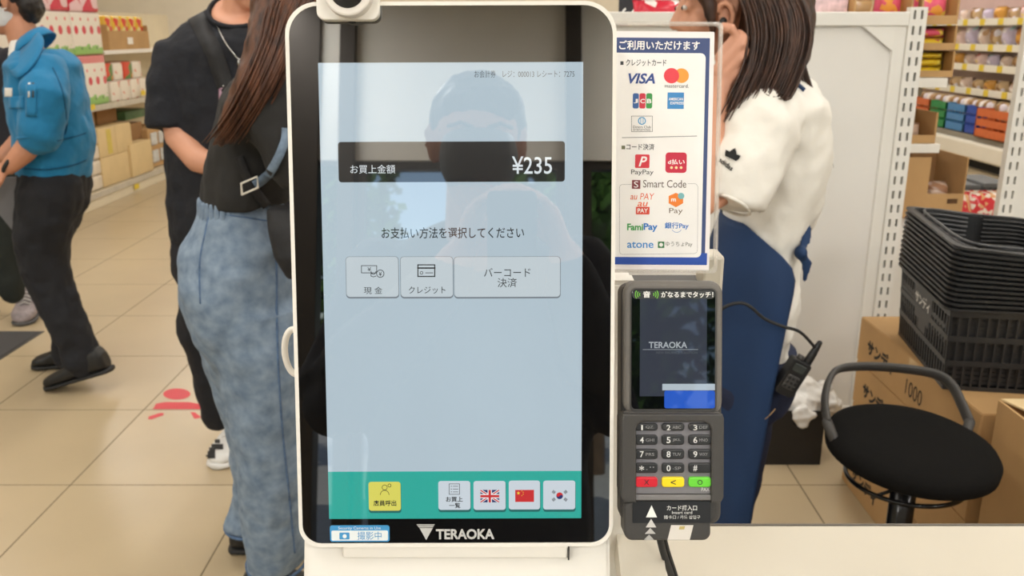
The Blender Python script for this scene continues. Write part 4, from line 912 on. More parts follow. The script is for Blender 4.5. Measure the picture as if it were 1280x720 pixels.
link('shelf', box_mesh(GX - .47, GX - .06, yu0, GY1, zu - .02, zu + .005, .003), m_shelf, lg_); link('shelf_rail', box_mesh(GX - .06, GX - .045, yu0, GY1, zu - .025, zu + .01, .003), m_white, lg_)
for py_, px_ in ((134, 113), (116, 177), (233, 169)):
    y_, z_ = yz(px_, py_); link('price_tag', box_mesh(GX + .0145, GX + .017, y_ - .05, y_ + .05, z_ - .022, z_ + .022), m_pt, lg_)
def tissue_mat():
    m = mat('tissue_pack_print', (236, 228, 216), .3, bump=(25, .3, .006)); N = m.node_tree.nodes; L = m.node_tree.links
    tc = N.new('ShaderNodeTexCoord'); s = N.new('ShaderNodeSeparateXYZ'); L.new(tc.outputs['Object'], s.inputs[0])
    def mth(op, a, b=None):
        n = N.new('ShaderNodeMath'); n.operation = op
        for i, q in enumerate((a, b)):
            if q is None: continue
            if isinstance(q, (int, float)): n.inputs[i].default_value = q
            else: L.new(q, n.inputs[i])
        return n.outputs[0]
    y = s.outputs[1]; z = s.outputs[2]
    def dots(per, zc_, r, off=0.0):
        u = mth('SUBTRACT', mth('MULTIPLY', mth('FRACT', mth('ADD', mth('DIVIDE', y, per), off)), per), per / 2); w = mth('SUBTRACT', z, zc_)
        return mth('LESS_THAN', mth('ADD', mth('MULTIPLY', u, u), mth('MULTIPLY', w, w)), r * r)
    nz = N.new('ShaderNodeTexNoise'); nz.inputs['Scale'].default_value = 22; L.new(tc.outputs['Object'], nz.inputs['Vector'])
    green = mth('LESS_THAN', mth('ADD', z, mth('MULTIPLY', nz.outputs[0], .12)), .13)
    col = (lin((236, 228, 216)) + (1,))
    def mixc(f, a, b):
        n = N.new('ShaderNodeMix'); n.data_type = 'RGBA'; L.new(f, n.inputs['Factor'])
        if isinstance(a, tuple): n.inputs[6].default_value = a
        else: L.new(a, n.inputs[6])
        n.inputs[7].default_value = b; return n.outputs[2]
    c1 = mixc(green, col, lin((150, 196, 112)) + (1,))
    c2 = mixc(dots(.135, .20, .034), c1, lin((214, 66, 84)) + (1,)); c3 = mixc(dots(.135, .285, .014, .3), c2, lin((226, 110, 110)) + (1,))
    c4 = mixc(dots(.135, .055, .012, .55), c3, lin((80, 120, 70)) + (1,)); c5 = mixc(mth('GREATER_THAN', z, .345), c4, lin((220, 130, 130)) + (1,))
    L.new(c5, N['Principled BSDF'].inputs['Base Color']); return m
m_tis = tissue_mat(); m_redp = bag_mat('crimson_pack', (206, 36, 66), (214, 50, 80), (236, 200, 206), 7)
def puff(x0, x1, y0, y1, z0, z1, r=.02):
    me = box_mesh(0, x1 - x0, 0, y1 - y0, 0, z1 - z0, r, 3)
    for p in me.polygons: p.use_smooth = True
    return me, Matrix.Translation((x0, y0, z0))
ztop0 = zs + .016; zmid = yz(110, 69)[1]; ztt = yz(110, 15)[1]
edges = [5.05, 5.58, 6.11, 6.64, 7.17, 7.70]
edges = [yz(134, 70)[0] - .53 * k for k in range(5)][::-1]
pos = ['fifth', 'fourth', 'third', 'second', 'first']
for k in range(4):
    a, b = edges[k] + .004, edges[k + 1] - .004
    for lv, (za, zb) in enumerate(((ztop0, zmid - .003), (zmid, ztt - .002))):
        me, M = puff(GX - .42, GX - .02, a, b, za, zb); put('tissue_pack', me, m_tis, M, ('lower' if lv == 0 else 'upper') + ' white tissue pack with hearts, %s from the aisle end' % pos[4 - (3 - k)] if False else '%s white tissue pack with red hearts, number %s counted from the shelf gap' % ('lower' if lv == 0 else 'upper', ('four', 'three', 'two', 'one')[k]), 'tissue pack', 'heart tissue packs on the left gondola')
    me, M = puff(GX - .42, GX - .02, a, b, ztt, ztt + .22); put('paper_pack', me, m_redp, M, 'crimson paper pack on top of tissue column %s from the shelf gap' % ('four', 'three', 'two', 'one')[k], 'paper pack', 'crimson packs on the left gondola')
# section right of the tissue: cartons of yellow packets above, red and white packets below
def gbox(name, px0, px1, py0, py1, m, label, cat, group=None, depth=.3, off=.02, r=.006):
    pm_ = (px0 + px1) / 2; y0 = PX(px0, (py0 + py1) / 2, GX - off).y; y1 = PX(px1, (py0 + py1) / 2, GX - off).y
    z1 = PX(pm_, py0, GX - off).z; z0 = PX(pm_, py1, GX - off).z
    me, M = puff(GX - off - depth, GX - off, y0 + .003, y1 - .003, z0, z1, r); return put(name, me, m, M, label, cat, group)
b_noo = bag_mat('yellow_packet', (226, 184, 60), (214, 66, 50), (238, 220, 150), 14)
def gz(px, py, off): return PX(px, py, GX - off).z
def gtray(px0, px1, py0, py1, label, front, off=.06):
    y0, y1 = PX(px0, 60, GX - off).y + .01, PX(px1, 60, GX - off).y - .01; z0 = zu + .006; z1 = z0 + front
    t = thing('display_carton', label, 'box', (GX - .2, (y0 + y1) / 2, z0)); link('bottom', box_mesh(GX - .40, GX - off, y0, y1, z0, z0 + .006), m_card, t); link('front', box_mesh(GX - off - .006, GX - off, y0, y1, z0 + .006, z1), m_card, t)
    link('side', box_mesh(GX - .40, GX - off - .006, y0, y0 + .006, z0 + .006, z1 + .05), m_card, t); link('side', box_mesh(GX - .40, GX - off - .006, y1 - .006, y1, z0 + .006, z1 + .05), m_card, t); link('back', box_mesh(GX - .406, GX - .40, y0, y1, z0, z1 + .12), m_card, t)
    link('price_slip', box_mesh(GX - off, GX - off + .002, (y0 + y1) / 2 - .06, (y0 + y1) / 2 + .06, z0 + .05, z0 + .11), m_white, t); return y0, y1, z0, z1
y0, y1, z0, z1 = gtray(137, 188, 41, 62, 'brown shelf carton holding yellow noodle packets on the left gondola', .17)
for k in range(5):
    ya = y0 + .02 + k * (y1 - y0 - .04) / 5; w = (y1 - y0 - .04) / 5 - .01
    me, M = puff(GX - .30, GX - .09, ya, ya + w, z0 + .007, z1 + .13, .02); put('noodle_packet', me, b_noo, M, 'yellow packet standing in the brown shelf carton, %s from the tissue' % ('first', 'second', 'third', 'fourth', 'fifth')[k], 'packet', 'yellow packets in the shelf carton')
b_rwp = bag_mat('red_white_packet', (232, 222, 208), (206, 48, 56), (222, 150, 130), 16)
y0 = PX(140, 110, GX - .02).y; y1 = PX(188, 110, GX - .02).y
for k in range(4):
    ya = y0 + k * (y1 - y0) / 4; w = (y1 - y0) / 4 - .015
    me, M = puff(GX - .3, GX - .03, ya, ya + w, zs + .016, zs + .19, .012); put('snack_packet', me, b_rwp, M, '%s red and white packet on the left gondola shelf lip' % ('first', 'second', 'third', 'fourth')[k], 'packet', 'red white packets on the left gondola')
    me, M = puff(GX - .34, GX - .08, ya, ya + w, zs + .192, zs + .345, .012); put('snack_packet', me, (bag_mat('orange_red_packet', (212, 74, 52), (226, 150, 60), (90, 130, 60), 10), b_rwp)[k % 2], M, '%s packet of the upper row stacked on red white packets' % ('first', 'second', 'third', 'fourth')[k], 'packet', 'upper packets on the left gondola')
# lower shelf: cream cartons, wrapped packs
m_wrap = mat('shrink_wrapped_white', (226, 214, 196), .2, bump=(18, .6, .012), noise=(14, .08)); m_cream = mat('cream_carton', (218, 192, 144), .75, noise=(5, .05)); m_yl = mat('carton_yellow_print', (212, 190, 96), .7, noise=(20, .05))
zb = .1365; H = yz(140, 163)[1]
def gb(name, y0, y1, z0, z1, m, label, cat, grp=None, dep=.4, r=.006, off=.03):
    me, M = puff(GX - off - dep, GX - off, y0 + .003, y1 - .003, z0, z1 - .002, r); return put(name, me, m, M, label, cat, grp)
ya, yb_, yc, yd, ye = [PX(px, 220, GX).y for px in (109, 133, 168, 195, 216)]
hm = (zb + .60) / 2
for k in range(4):
    z_ = zb + k * .125; gb('wrapped_pack', ya - .9, yb_, z_, z_ + .123, m_wrap, '%s shrink-wrapped white pack on the low shelf behind the blue clerk' % ('lowest', 'second lowest', 'third lowest', 'topmost')[k], 'wrapped pack', 'shrink wrapped packs', r=.02)
gb('cardboard_carton', yb_, yc, zb, zb + .25, m_cream, 'lower cream carton on the gondola base beside wrapped packs', 'box')
gb('cardboard_carton', yb_, (yb_ + yc) / 2 + .06, zb + .25, zb + .5, m_cream, 'upper left cream carton with yellow print on the gondola base', 'box'); link('print', box_mesh(GX - .0299, GX - .029, (yb_ + yc) / 2 - .12, (yb_ + yc) / 2 - .03, zb + .27, zb + .48), m_yl, COL.objects[-1] if False else lg_)
gb('cardboard_carton', (yb_ + yc) / 2 + .06, yc + .12, zb + .25, zb + .5, m_cream, 'upper right plain cream carton on the gondola base', 'box')
gb('cardboard_carton', yc, yd, zb, zb + .30, m_cream, 'squat cream carton standing alone on the gondola base', 'box', off=.01)
gb('cardboard_carton', yc + .12, yd + .1, zb + .30, zb + .46, m_cardd, 'small dark brown carton on top of the squat cream carton', 'box', off=.12)
y0, y1 = yd + .06, ye + .25  # carton on the base deck
t = thing('display_carton', 'brown shelf carton of white bottles near the black T-shirt', 'box', (GX - .2, (y0 + y1) / 2, zb)); link('shell', box_mesh(GX - .35, GX - .06, y0, y1, zb + .001, zb + .38, .004), m_card, t)
for r_ in range(2):
    for c_ in range(3): link('bottle_window', box_mesh(GX - .06, GX - .045, y0 + .05 + c_ * .2, y0 + .2 + c_ * .2, zb + .05 + r_ * .17, zb + .17 + r_ * .17, .01), mat('bottle_white', (206, 206, 204), .35, noise=(20, .15)), t)
for k, (pa, pb_) in enumerate(((109, 118), (126, 143), (146, 170))):
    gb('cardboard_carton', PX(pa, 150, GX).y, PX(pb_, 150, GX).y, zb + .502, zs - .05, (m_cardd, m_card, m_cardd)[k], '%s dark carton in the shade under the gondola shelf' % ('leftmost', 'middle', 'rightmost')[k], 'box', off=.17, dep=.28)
gb('wrapped_pack', PX(172, 160, GX).y, PX(200, 160, GX).y, zb + .502, zb + .58, mat('green_pack', (70, 104, 66), .4, noise=(20, .3)), 'flat green pack in the shade under the gondola shelf', 'packet', off=.1, dep=.28)
# ================================================================== far chiller wall at the right
CX = 5.0
def cy(px, py): 
    p = PX(px, py, CX); return p.y, p.z
ch = thing('chiller_cabinet', 'long open white chiller with five shelves of bread at the far right', 'chiller', (CX + .4, 9.5, 0))
cy0, cy1 = 7.2, 12.6
m_chw = mat('chiller_white', (232, 226, 212), .4, noise=(5, .02)); m_chg = mat('chiller_grey', (140, 134, 122), .5, noise=(8, .06)); m_chp = mat('chiller_back_pink_light', (216, 190, 186), .6, noise=(4, .04))  # pinkish shelf lighting is put into the back wall's colour
link('back_wall', box_mesh(CX + .75, CX + .8, cy0, cy1, 0, 2.3), m_chp, ch)
zl = [PX(1190, y_, CX).z for y_ in (26, 57, 82, 112, 166)]
for k, z in enumerate(zl[:4]):
    link('shelf', box_mesh(CX + .22, CX + .75, cy0, cy1, z - .03, z, .003), m_chw, ch); link('shelf_rail', box_mesh(CX + .20, CX + .22, cy0, cy1, z - .055, z + .02, .003), m_chw, ch)
    for q in range(14): 
        y_ = cy0 + .25 + q * .38 + (k * .13) % .3; link('price_tag', box_mesh(CX + .195, CX + .2, y_, y_ + .10, z - .05, z + .018), m_pt, ch)
zb_ = zl[4]
link('deck', box_mesh(CX + .02, CX + .75, cy0, cy1, zb_ - .05, zb_ + .02, .004), m_chg, ch); link('bumper', box_mesh(CX - .03, CX + .06, cy0, cy1, zb_ - .23, zb_ - .04, .03, 3), m_chw, ch); link('plinth', box_mesh(CX + .0, CX + .75, cy0, cy1, .12, zb_ - .23, .004), m_chg, ch); link('toe_kick', box_mesh(CX + .08, CX + .7, cy0, cy1, 0, .12), m_slot, ch)
link('canopy', box_mesh(CX + .1, CX + .8, cy0, cy1, 2.1, 2.3, .01), m_chw, ch)
lt = link('canopy_light', box_mesh(CX + .2, CX + .3, cy0, cy1, 2.07, 2.098), mat('canopy_lamp', (255, 240, 236), .5, emit=4.0), ch)
pal_ = [bag_mat('loaf_bag_a', (214, 190, 176), (190, 150, 110), (236, 226, 220), 16), bag_mat('loaf_bag_b', (200, 170, 130), (222, 214, 222), (150, 110, 70), 18), bag_mat('loaf_bag_c', (226, 196, 190), (206, 70, 70), (236, 210, 120), 12), bag_mat('loaf_bag_d', (196, 184, 206), (150, 190, 190), (230, 222, 226), 14), bag_mat('loaf_bag_e', (206, 150, 70), (232, 200, 140), (170, 110, 60), 15)]
bme = [pillow(.20, h, .16) for h in (.15, .20, .13, .12)]
ORD = ['first', 'second', 'third', 'fourth', 'fifth', 'sixth', 'seventh', 'eighth', 'ninth', 'tenth', 'eleventh']
rw = ['top', 'second', 'third', 'fourth']
for k, z in enumerate(zl[:4]):
    hs = (.15, .19, .13, .10)[k]
    n = 11
    for q in range(n):
        y_ = cy0 + 1.0 + q * .26
        sc = random.uniform(.85, 1.1); m_ = pal_[(q * 3 + k * 2 + (q // 2)) % 5] if k != 3 else pal_[(1, 0, 1, 4)[q % 4]]
        put('bread_bag', bme[k], m_, Matrix.Translation((CX + .34, y_, z + .001)) @ Matrix.Rotation(R(90), 4, 'Z') @ Matrix.Scale(sc, 4) @ Matrix.Rotation(R(-8), 4, 'X'), '%s wrapped bread bag from the left on the %s shelf of the far chiller' % (ORD[n - 1 - q], rw[k]), 'bread bag', 'bread on the %s chiller shelf' % rw[k])
# coloured bread crates on the chiller deck
m_cr = {'orange': mat('crate_orange', (206, 104, 54), .45, noise=(20, .08)), 'green': mat('crate_green', (34, 134, 74), .45, noise=(20, .08)), 'light blue': mat('crate_light_blue', (70, 130, 186), .45, noise=(20, .08)), 'dark blue': mat('crate_dark_blue', (40, 76, 170), .45, noise=(20, .08))}
def bread_crate(px0, px1, py_t, py_b, colr, label, off=.04):
    y1 = PX(px0, py_b, CX + off).y; y0 = PX(px1, py_b, CX + off).y; z0 = zb_ + .021; z1 = z0 + .30
    c = thing('bread_crate', label, 'crate', (CX + .2, (y0 + y1) / 2, z0), 'coloured bread crates on the chiller deck'); m_ = m_cr[colr]
    bm = bmesh.new(); xa, xb = CX + off, CX + .6; y0 += .005; y1 -= .005
    for (a0, a1, b0, b1) in ((xa, xa + .01, y0, y1), (xb - .01, xb, y0, y1), (xa, xb, y0, y0 + .01), (xa, xb, y1 - .01, y1)):
        for za_, zb2 in ((0, .09), (.12, .19), (.22, .30)): add_box(bm, a0, a1, b0, b1, z0 + za_, z0 + zb2)
    n = 6
    for q in range(n + 1):
        yy = y0 + (y1 - y0 - .012) * q / n; add_box(bm, xa + .001, xa + .009, yy, yy + .012, z0, z0 + .3); 
    add_box(bm, xa, xb, y0, y1, z0, z0 + .01); link('crate_body', bm_mesh(bm), m_, c)
    for q in range(3):
        yy = y0 + (q + .5) * (y1 - y0) / 3; o = put('bread_bag', bme[1], pal_[(1, 0, 1)[q]], Matrix.Translation((CX + .2, yy, z0 + .17)) @ Matrix.Rotation(R(90), 4, 'Z'), '%s wrapped loaf standing in the %s bread crate' % (('right', 'middle', 'left')[q], label.split(' bread')[0]), 'bread bag', 'loaves in the chiller crates')
bread_crate(1136, 1159, 130, 150, 'orange', 'leftmost orange bread crate on the far chiller'); bread_crate(1160, 1180, 130, 153, 'green', 'green bread crate on the far chiller'); bread_crate(1181, 1204, 132, 155, 'light blue', 'light blue bread crate on the far chiller'); bread_crate(1205, 1219, 134, 157, 'dark blue', 'dark blue bread crate on the far chiller'); bread_crate(1217, 1264, 137, 165, 'orange', 'large orange bread crate beside the dark blue one', off=-.02)
# ================================================================== people
m_skin = mat('skin', (206, 150, 122), .5, noise=(9, .05), bump=(120, .08, .001)); m_skin2 = mat('skin_warm', (196, 138, 108), .5, noise=(9, .05), bump=(120, .08, .001))
m_lip = mat('lips', (178, 104, 96), .45, noise=(30, .05)); m_eye = mat('eye_dark', (34, 26, 22), .2, noise=(20, .1)); m_eyew = mat('eye_white', (220, 214, 208), .3, noise=(20, .02))
def hairmat(name, c, c2):
    return mat(name, c, .42, noise=(26, .45), rgb2=c2, stretch=(3.0, 3.0, .35), bump=(90, .5, .003))
m_hairb = hairmat('black_hair', (24, 21, 20), (48, 42, 40)); m_hairbr = hairmat('dark_brown_hair', (44, 28, 22), (84, 56, 42)); m_hairr = hairmat('brown_hair', (58, 34, 24), (104, 66, 46))
V = Vector
def sec(px, py, Y, w, d, tw=0.0, tilt=0.0, sl=0.0):       # horizontal body section: pixel centre at depth Y, half-width px w (x), half-depth d metres (y)
    c = P(px, py, Y); s = mpp(c); ax = V((w * s, 0, tilt * w * s)); ay = V((0, d, d * sl))
    if tw: 
        m3 = Matrix.Rotation(tw, 3, 'Z'); ax = m3 @ ax; ay = m3 @ ay
    return (c, ax, ay)
def basis(f, u=V((0, 0, 1))):
    f = f.normalized(); s = u.cross(f).normalized(); u2 = f.cross(s); return f, s, u2     # forward, left side, up
def head(bm, c, f, u=V((0, 0, 1)), k=1.0):
    f, s, u = basis(f, u); M3 = Matrix((f, s, u)).transposed()
    g = lambda a, b, d: c + (f * a + s * b + u * d) * k
    ball(bm, g(-.012, 0, .028), .094 * k, .074 * k, .092 * k, M3, 20, 14)
    ball(bm, g(.030, 0, -.035), .062 * k, .060 * k, .072 * k, M3, 16, 12)
    ball(bm, g(.058, 0, -.088), .026 * k, .030 * k, .022 * k, M3)                          # chin
    limb(bm, [g(.083, 0, .018), g(.098, 0, -.012), g(.104, 0, -.026)], [.009 * k, .011 * k, .013 * k], 8)   # nose
    for q in (-1, 1):
        ball(bm, g(.090, q * .012, -.030), .010 * k, .009 * k, .008 * k, M3, 8, 6)
        ball(bm, g(.070, q * .030, .036), .018 * k, .024 * k, .009 * k, M3, 10, 8)           # brow
        ball(bm, g(.058, q * .042, -.028), .024 * k, .022 * k, .026 * k, M3, 10, 8)          # cheek
        ball(bm, g(.075, q * .032, .012), .013 * k, .016 * k, .010 * k, M3, 10, 8)           # eyelid
        # ear: rim and lobe
        limb(bm, [g(-.002, q * .074, -.028), g(-.018, q * .084, -.008), g(-.024, q * .088, .016), g(-.012, q * .086, .032), g(.004, q * .078, .024)], [.008 * k, .007 * k, .006 * k, .006 * k, .005 * k], 8)
        ball(bm, g(-.008, q * .077, .002), .016 * k, .006 * k, .026 * k, M3, 10, 8)
    ball(bm, g(.086, 0, -.055), .009 * k, .022 * k, .006 * k, M3, 10, 8); ball(bm, g(.083, 0, -.065), .009 * k, .019 * k, .006 * k, M3, 10, 8)
    return g
def face_parts(par, g, k=1.0):
    for q in (-1, 1):
        bm = bmesh.new(); ball(bm, g(.084, q * .032, .010), .007 * k, .011 * k, .006 * k, None, 10, 8); link('eye', bm_mesh(bm), m_eyew, par, smooth=True)
        bm = bmesh.new(); ball(bm, g(.0895, q * .032, .010), .003 * k, .005 * k, .005 * k, None, 8, 6); link('iris', bm_mesh(bm), m_eye, par, smooth=True)
        bm = bmesh.new(); limb(bm, [g(.086, q * .014, .034), g(.086, q * .032, .041), g(.074, q * .052, .034)], [.0035 * k] * 3, 6); link('eyebrow', bm_mesh(bm), m_hairb, par, smooth=True)
    bm = bmesh.new(); limb(bm, [g(.086, -.02, -.060), g(.095, 0, -.058), g(.086, .02, -.060)], [.004 * k] * 3, 6); link('lips', bm_mesh(bm), m_lip, par, smooth=True)
def hand(bm, w, d, pn, k=1.0, curl=.5, side=1, spread=.10, thumb=True):
    # w wrist point, d hand direction, pn palm normal; side = +1 thumb towards d x pn
    d = d.normalized(); pn = (pn - d * pn.dot(d)).normalized(); t = d.cross(pn) * side
    loft(bm, [(w - d * .012 * k, t * .024 * k, pn * .018 * k), (w + d * .03 * k, t * .034 * k, pn * .016 * k), (w + d * .065 * k, t * .040 * k, pn * .014 * k), (w + d * .088 * k, t * .039 * k, pn * .011 * k)], 14)
    for i, (o, L) in enumerate(((.028, .072), (.009, .080), (-.010, .074), (-.028, .058))):
        b = w + d * (.084 - .004 * abs(i - 1)) * k + t * o * k; a0 = curl * .35; dd = (d + t * spread * (1.2 - i * .8)).normalized()
        p = [b - dd * .02 * k, b]; cur = b; ang = 0
        for seg_, fr in enumerate((.45, .32, .23)):
            ang += curl * (.55, .75, .55)[seg_]; q = dd * math.cos(ang) + pn * math.sin(ang); cur = cur + q * L * fr * k; p.append(cur)
        limb(bm, p, [.0098 * k, .0096 * k, .0088 * k, .0080 * k, .0066 * k], 8)
    if thumb:
        b = w + d * .022 * k + t * .026 * k; q1 = (d * .62 + t * .75 + pn * .25).normalized(); q2 = (d * .9 + t * .3 + pn * .35).normalized()
        limb(bm, [b - q1 * .015 * k, b + q1 * .026 * k, b + q1 * .034 * k + q2 * .026 * k, b + q1 * .034 * k + q2 * .046 * k], [.013 * k, .0115 * k, .0098 * k, .0075 * k], 8)
def strands(par, roots, n, r, m, seed=1, jit=.01, name='hair_strands'):
    # roots: list of guide curves; n strands interpolate between neighbouring guides
    rnd = random.Random(seed); bm = bmesh.new()
    G = [spline(g, 4) for g in roots]
    for _ in range(n):
        a = rnd.random() * (len(G) - 1); i = min(int(a), len(G) - 2); t = a - i
        j = V((rnd.gauss(0, jit), rnd.gauss(0, jit), rnd.gauss(0, jit * .4))); e = rnd.uniform(.86, 1.0)
        pts = [(p.lerp(q, t) + j * (.35 + .65 * k / len(G[i]))) for k, (p, q) in enumerate(zip(G[i], G[i + 1]))]
        pts = pts[:max(4, int(len(pts) * e))]; m_ = len(pts)
        rr_ = r * rnd.uniform(.6, 1.3)
        limb(bm, pts, [rr_ * (1 - .75 * (k / (m_ - 1)) ** 2) for k in range(m_)], 4, False)
    o = link(name, bm_mesh(bm), m, par, smooth=True); o['kind'] = 'stuff'; return o
def shoe(par, heel, toe, h, w, m_up, m_sole, lace=None, up=V((0, 0, 1))):
    heel = V(heel); toe = V(toe); d = (toe - heel); L = d.length; d.normalize(); s = d.cross(up).normalized(); u = s.cross(d)
    bm = bmesh.new(); secs = []
    for t, ww, hh in ((0, .6, .7), (.06, .85, 1.0), (.25, .9, 1.0), (.42, .85, .85), (.6, .98, .58), (.8, 1.0, .45), (.93, .8, .36), (1.0, .35, .2)):
        secs.append((heel + d * L * t + u * (h * hh * .5 + .018), s * w * ww / 2, u * h * hh * .5))
    loft(bm, secs, 20, .65); me = fuse(bm, .006, 3); link('shoe_upper', me, m_up, par)
    bm = bmesh.new(); secs = []
    for t, ww in ((-.02, .5), (.02, .82), (.25, .9), (.45, .84), (.65, 1.0), (.85, 1.0), (.97, .75), (1.02, .35)): secs.append((heel + d * L * t + u * .012, s * w * ww * .505, u * .010))
    loft(bm, secs, 16, .7); link('shoe_sole', bm_mesh(bm), m_sole, par, smooth=True)
    if lace:
        for k in range(4):
            c = heel + d * L * (.40 + .075 * k) + u * (h * (.90 - .10 * k) + .022); bm = bmesh.new(); limb(bm, [c - s * w * .22 - u * .008, c + u * .004, c + s * w * .22 - u * .008], [.004] * 3, 6); link('lace', bm_mesh(bm), lace, par, smooth=True)
    return d, s, u
def ring_mesh(c, ax, ay, r, n=24, arc=(0, 360)):
    pts = [c + ax * math.cos(R(arc[0] + (arc[1] - arc[0]) * i / n)) + ay * math.sin(R(arc[0] + (arc[1] - arc[0]) * i / n)) for i in range(n + 1)]
    bm = bmesh.new(); limb(bm, pts, [r] * len(pts), 6, False); return bm_mesh(bm)
def onto(me, target, dist=.0015, dirv=None):     # lay a flat print onto a curved garment (projected along the print's own normal)
    bvh = BVHTree.FromPolygons([v.co.copy() for v in target.vertices], [tuple(p.vertices) for p in target.polygons])
    for v in me.vertices:
        hit = bvh.ray_cast(v.co - dirv * .15, dirv)
        if hit[0] is not None: v.co = hit[0] - dirv * dist
    return me
def fine(me, cuts=3):
    bm = bmesh.new(); bm.from_mesh(me); bmesh.ops.triangulate(bm, faces=bm.faces); bmesh.ops.subdivide_edges(bm, edges=bm.edges[:], cuts=1); m2 = bpy.data.meshes.new('m'); bm.to_mesh(m2); bm.free(); return m2

# ------------------------------------------------------------------ A: shop worker in blue jacket (left)
m_jack = mat('teal_blue_jacket', (20, 118, 166), .75, noise=(7, .08), bump=(26, .35, .006), sheen=.1); m_trou = mat('black_trousers', (30, 31, 36), .85, noise=(12, .15), bump=(22, .3, .006)); m_shirt = mat('white_shirt', (232, 228, 222), .7, noise=(10, .02), bump=(30, .2, .003)); m_leather = mat('black_leather', (32, 31, 30), .45, noise=(30, .15), bump=(60, .2, .002))
YA = 3.5
pa = thing('person', 'person in teal blue work jacket, mask and black trousers walking left', 'person', tuple(V((P(80, 470, YA).x, YA, 0))))
hc = P(14, 4, YA); sA = mpp(hc)
bm = bmesh.new(); gA = head(bm, hc, V((-1, -.12, -.12)))
limb(bm, [P(24, 30, YA), P(34, 62, YA), P(48, 90, YA)], [.055, .058, .07], 14)
yn = YA - .20
limb(bm, [P(58, 120, yn), P(50, 165, yn), P(30, 190, yn - .03), P(12, 208, yn - .04)], [.05, .048, .042, .031], 12)
hand(bm, P(10, 209, yn - .04), V((-1, -.05, -.42)), V((.3, .7, -.6)), 1.0, .6, 1)
yf = YA + .2
limb(bm, [P(52, 120, yf), P(30, 172, yf), P(5, 196, yf - .05)], [.048, .045, .034], 12); hand(bm, P(3, 198, yf - .05), V((-1, 0, -.3)), V((0, -.8, -.6)), 1.0, .5, -1)
link('body', fuse(bm, .006, 4), m_skin2, pa); face_parts(pa, gA)
# hair cap
f, s, u = basis(V((-1, -.12, -.12))); bm = bmesh.new(); M3 = Matrix((f, s, u)).transposed()
ball(bm, hc - f * .018 + u * .045, .100, .086, .088, M3, 20, 14); ball(bm, hc - f * .066 - u * .012, .046, .070, .062, M3); ball(bm, hc - f * .058 - u * .05, .03, .052, .035, M3); ball(bm, hc + f * .05 + u * .085, .05, .07, .038, M3)
limb(bm, [hc + f * .02 + s * .075 + u * .03, hc + f * .012 + s * .077 - u * .012], [.012, .006], 8)
link('hair', fuse(bm, .006, 3, [(.03, .012)]), m_hairb, pa)
# mask + ear loops
bm = bmesh.new(); loft(bm, [(hc + f * (.040 + .0 * k) + u * (.004 - .021 * k), f * (.075, .080, .082, .076, .062)[k] * 1.0, s * (.060, .066, .067, .062, .05)[k]) for k in range(5)], 20)
link('face_mask', fuse(bm, .005, 3), mat('mask_white', (232, 232, 232), .8, noise=(20, .02), bump=(60, .2, .002)), pa)
for z in (-.002, -.062): link('mask_loop', tube_mesh([hc + f * .05 + s * .070 + u * z, hc + f * .02 + s * .083 + u * (z * .5 + .002), hc - f * .012 + s * .088 + u * (.03 if z > -.03 else -.022)], .0022, 6), m_shirt, pa, smooth=True)
# shirt collar
bm = bmesh.new(); loft(bm, [sec(30, 48, YA, 16, .055), sec(34, 62, YA, 20, .07), sec(36, 72, YA, 22, .085)], 18); link('shirt_collar', fuse(bm, .006, 2), m_shirt, pa)
# jacket
bm = bmesh.new()
loft(bm, [sec(50, 62, YA, 24, .10), sec(54, 80, YA, 38, .19), sec(57, 110, YA, 42, .195), sec(63, 150, YA, 45, .195), sec(68, 190, YA, 43, .185), sec(69, 212, YA, 41, .175, tilt=-.1), sec(69, 219, YA, 39, .168, tilt=-.15)], 24)
limb(bm, [P(58, 90, YA - .13), P(58, 118, YA - .22), P(50, 168, YA - .22)], [.075, .082, .080], 14, True)
limb(bm, [P(54, 90, YA + .13), P(52, 118, YA + .2), P(40, 160, YA + .2)], [.075, .08, .078], 14, True)
ja = fuse(bm, .008, 4, [(.12, .028), (.05, .010)]); link('jacket', ja, m_jack, pa)
for sg in (-1, 1):
    up_ = [P(48, 38, YA + sg * .05), P(38, 52, YA + sg * .085), P(24, 66, YA + sg * .10), P(8, 76, YA + sg * .10)]; mid_ = [P(53, 45, YA + sg * .09), P(43, 62, YA + sg * .165), P(29, 78, YA + sg * .20), P(13, 90, YA + sg * .20)]; lo_ = [P(57, 53, YA + sg * .12), P(48, 73, YA + sg * .215), P(35, 90, YA + sg * .25), P(20, 101, YA + sg * .25)]
    vs = up_ + mid_ + lo_; fs_ = [(r * 4 + i, r * 4 + i + 1, r * 4 + i + 5, r * 4 + i + 4) for r in range(2) for i in range(3)]
    cme = subsurf(mesh(vs, fs_), 1); o = link('jacket_collar', cme, m_jack, pa, smooth=True); md = o.modifiers.new('t', 'SOLIDIFY'); md.thickness = .007; md.offset = 0
bm = bmesh.new(); loft(bm, [sec(38, 46, YA, 17, .07, tilt=.75), sec(44, 58, YA, 24, .10, tilt=.7)], 20, close=False); o = link('collar_stand', bm_mesh(bm), m_jack, pa, smooth=True); o.modifiers.new('t', 'SOLIDIFY').thickness = .005
link('sleeve_hem', ring_mesh(P(50, 168, YA - .22), V((.078, 0, .012)), V((0, .078, 0)), .004), m_jack, pa, smooth=True)
pz0 = P(14, 116, YA - .20)
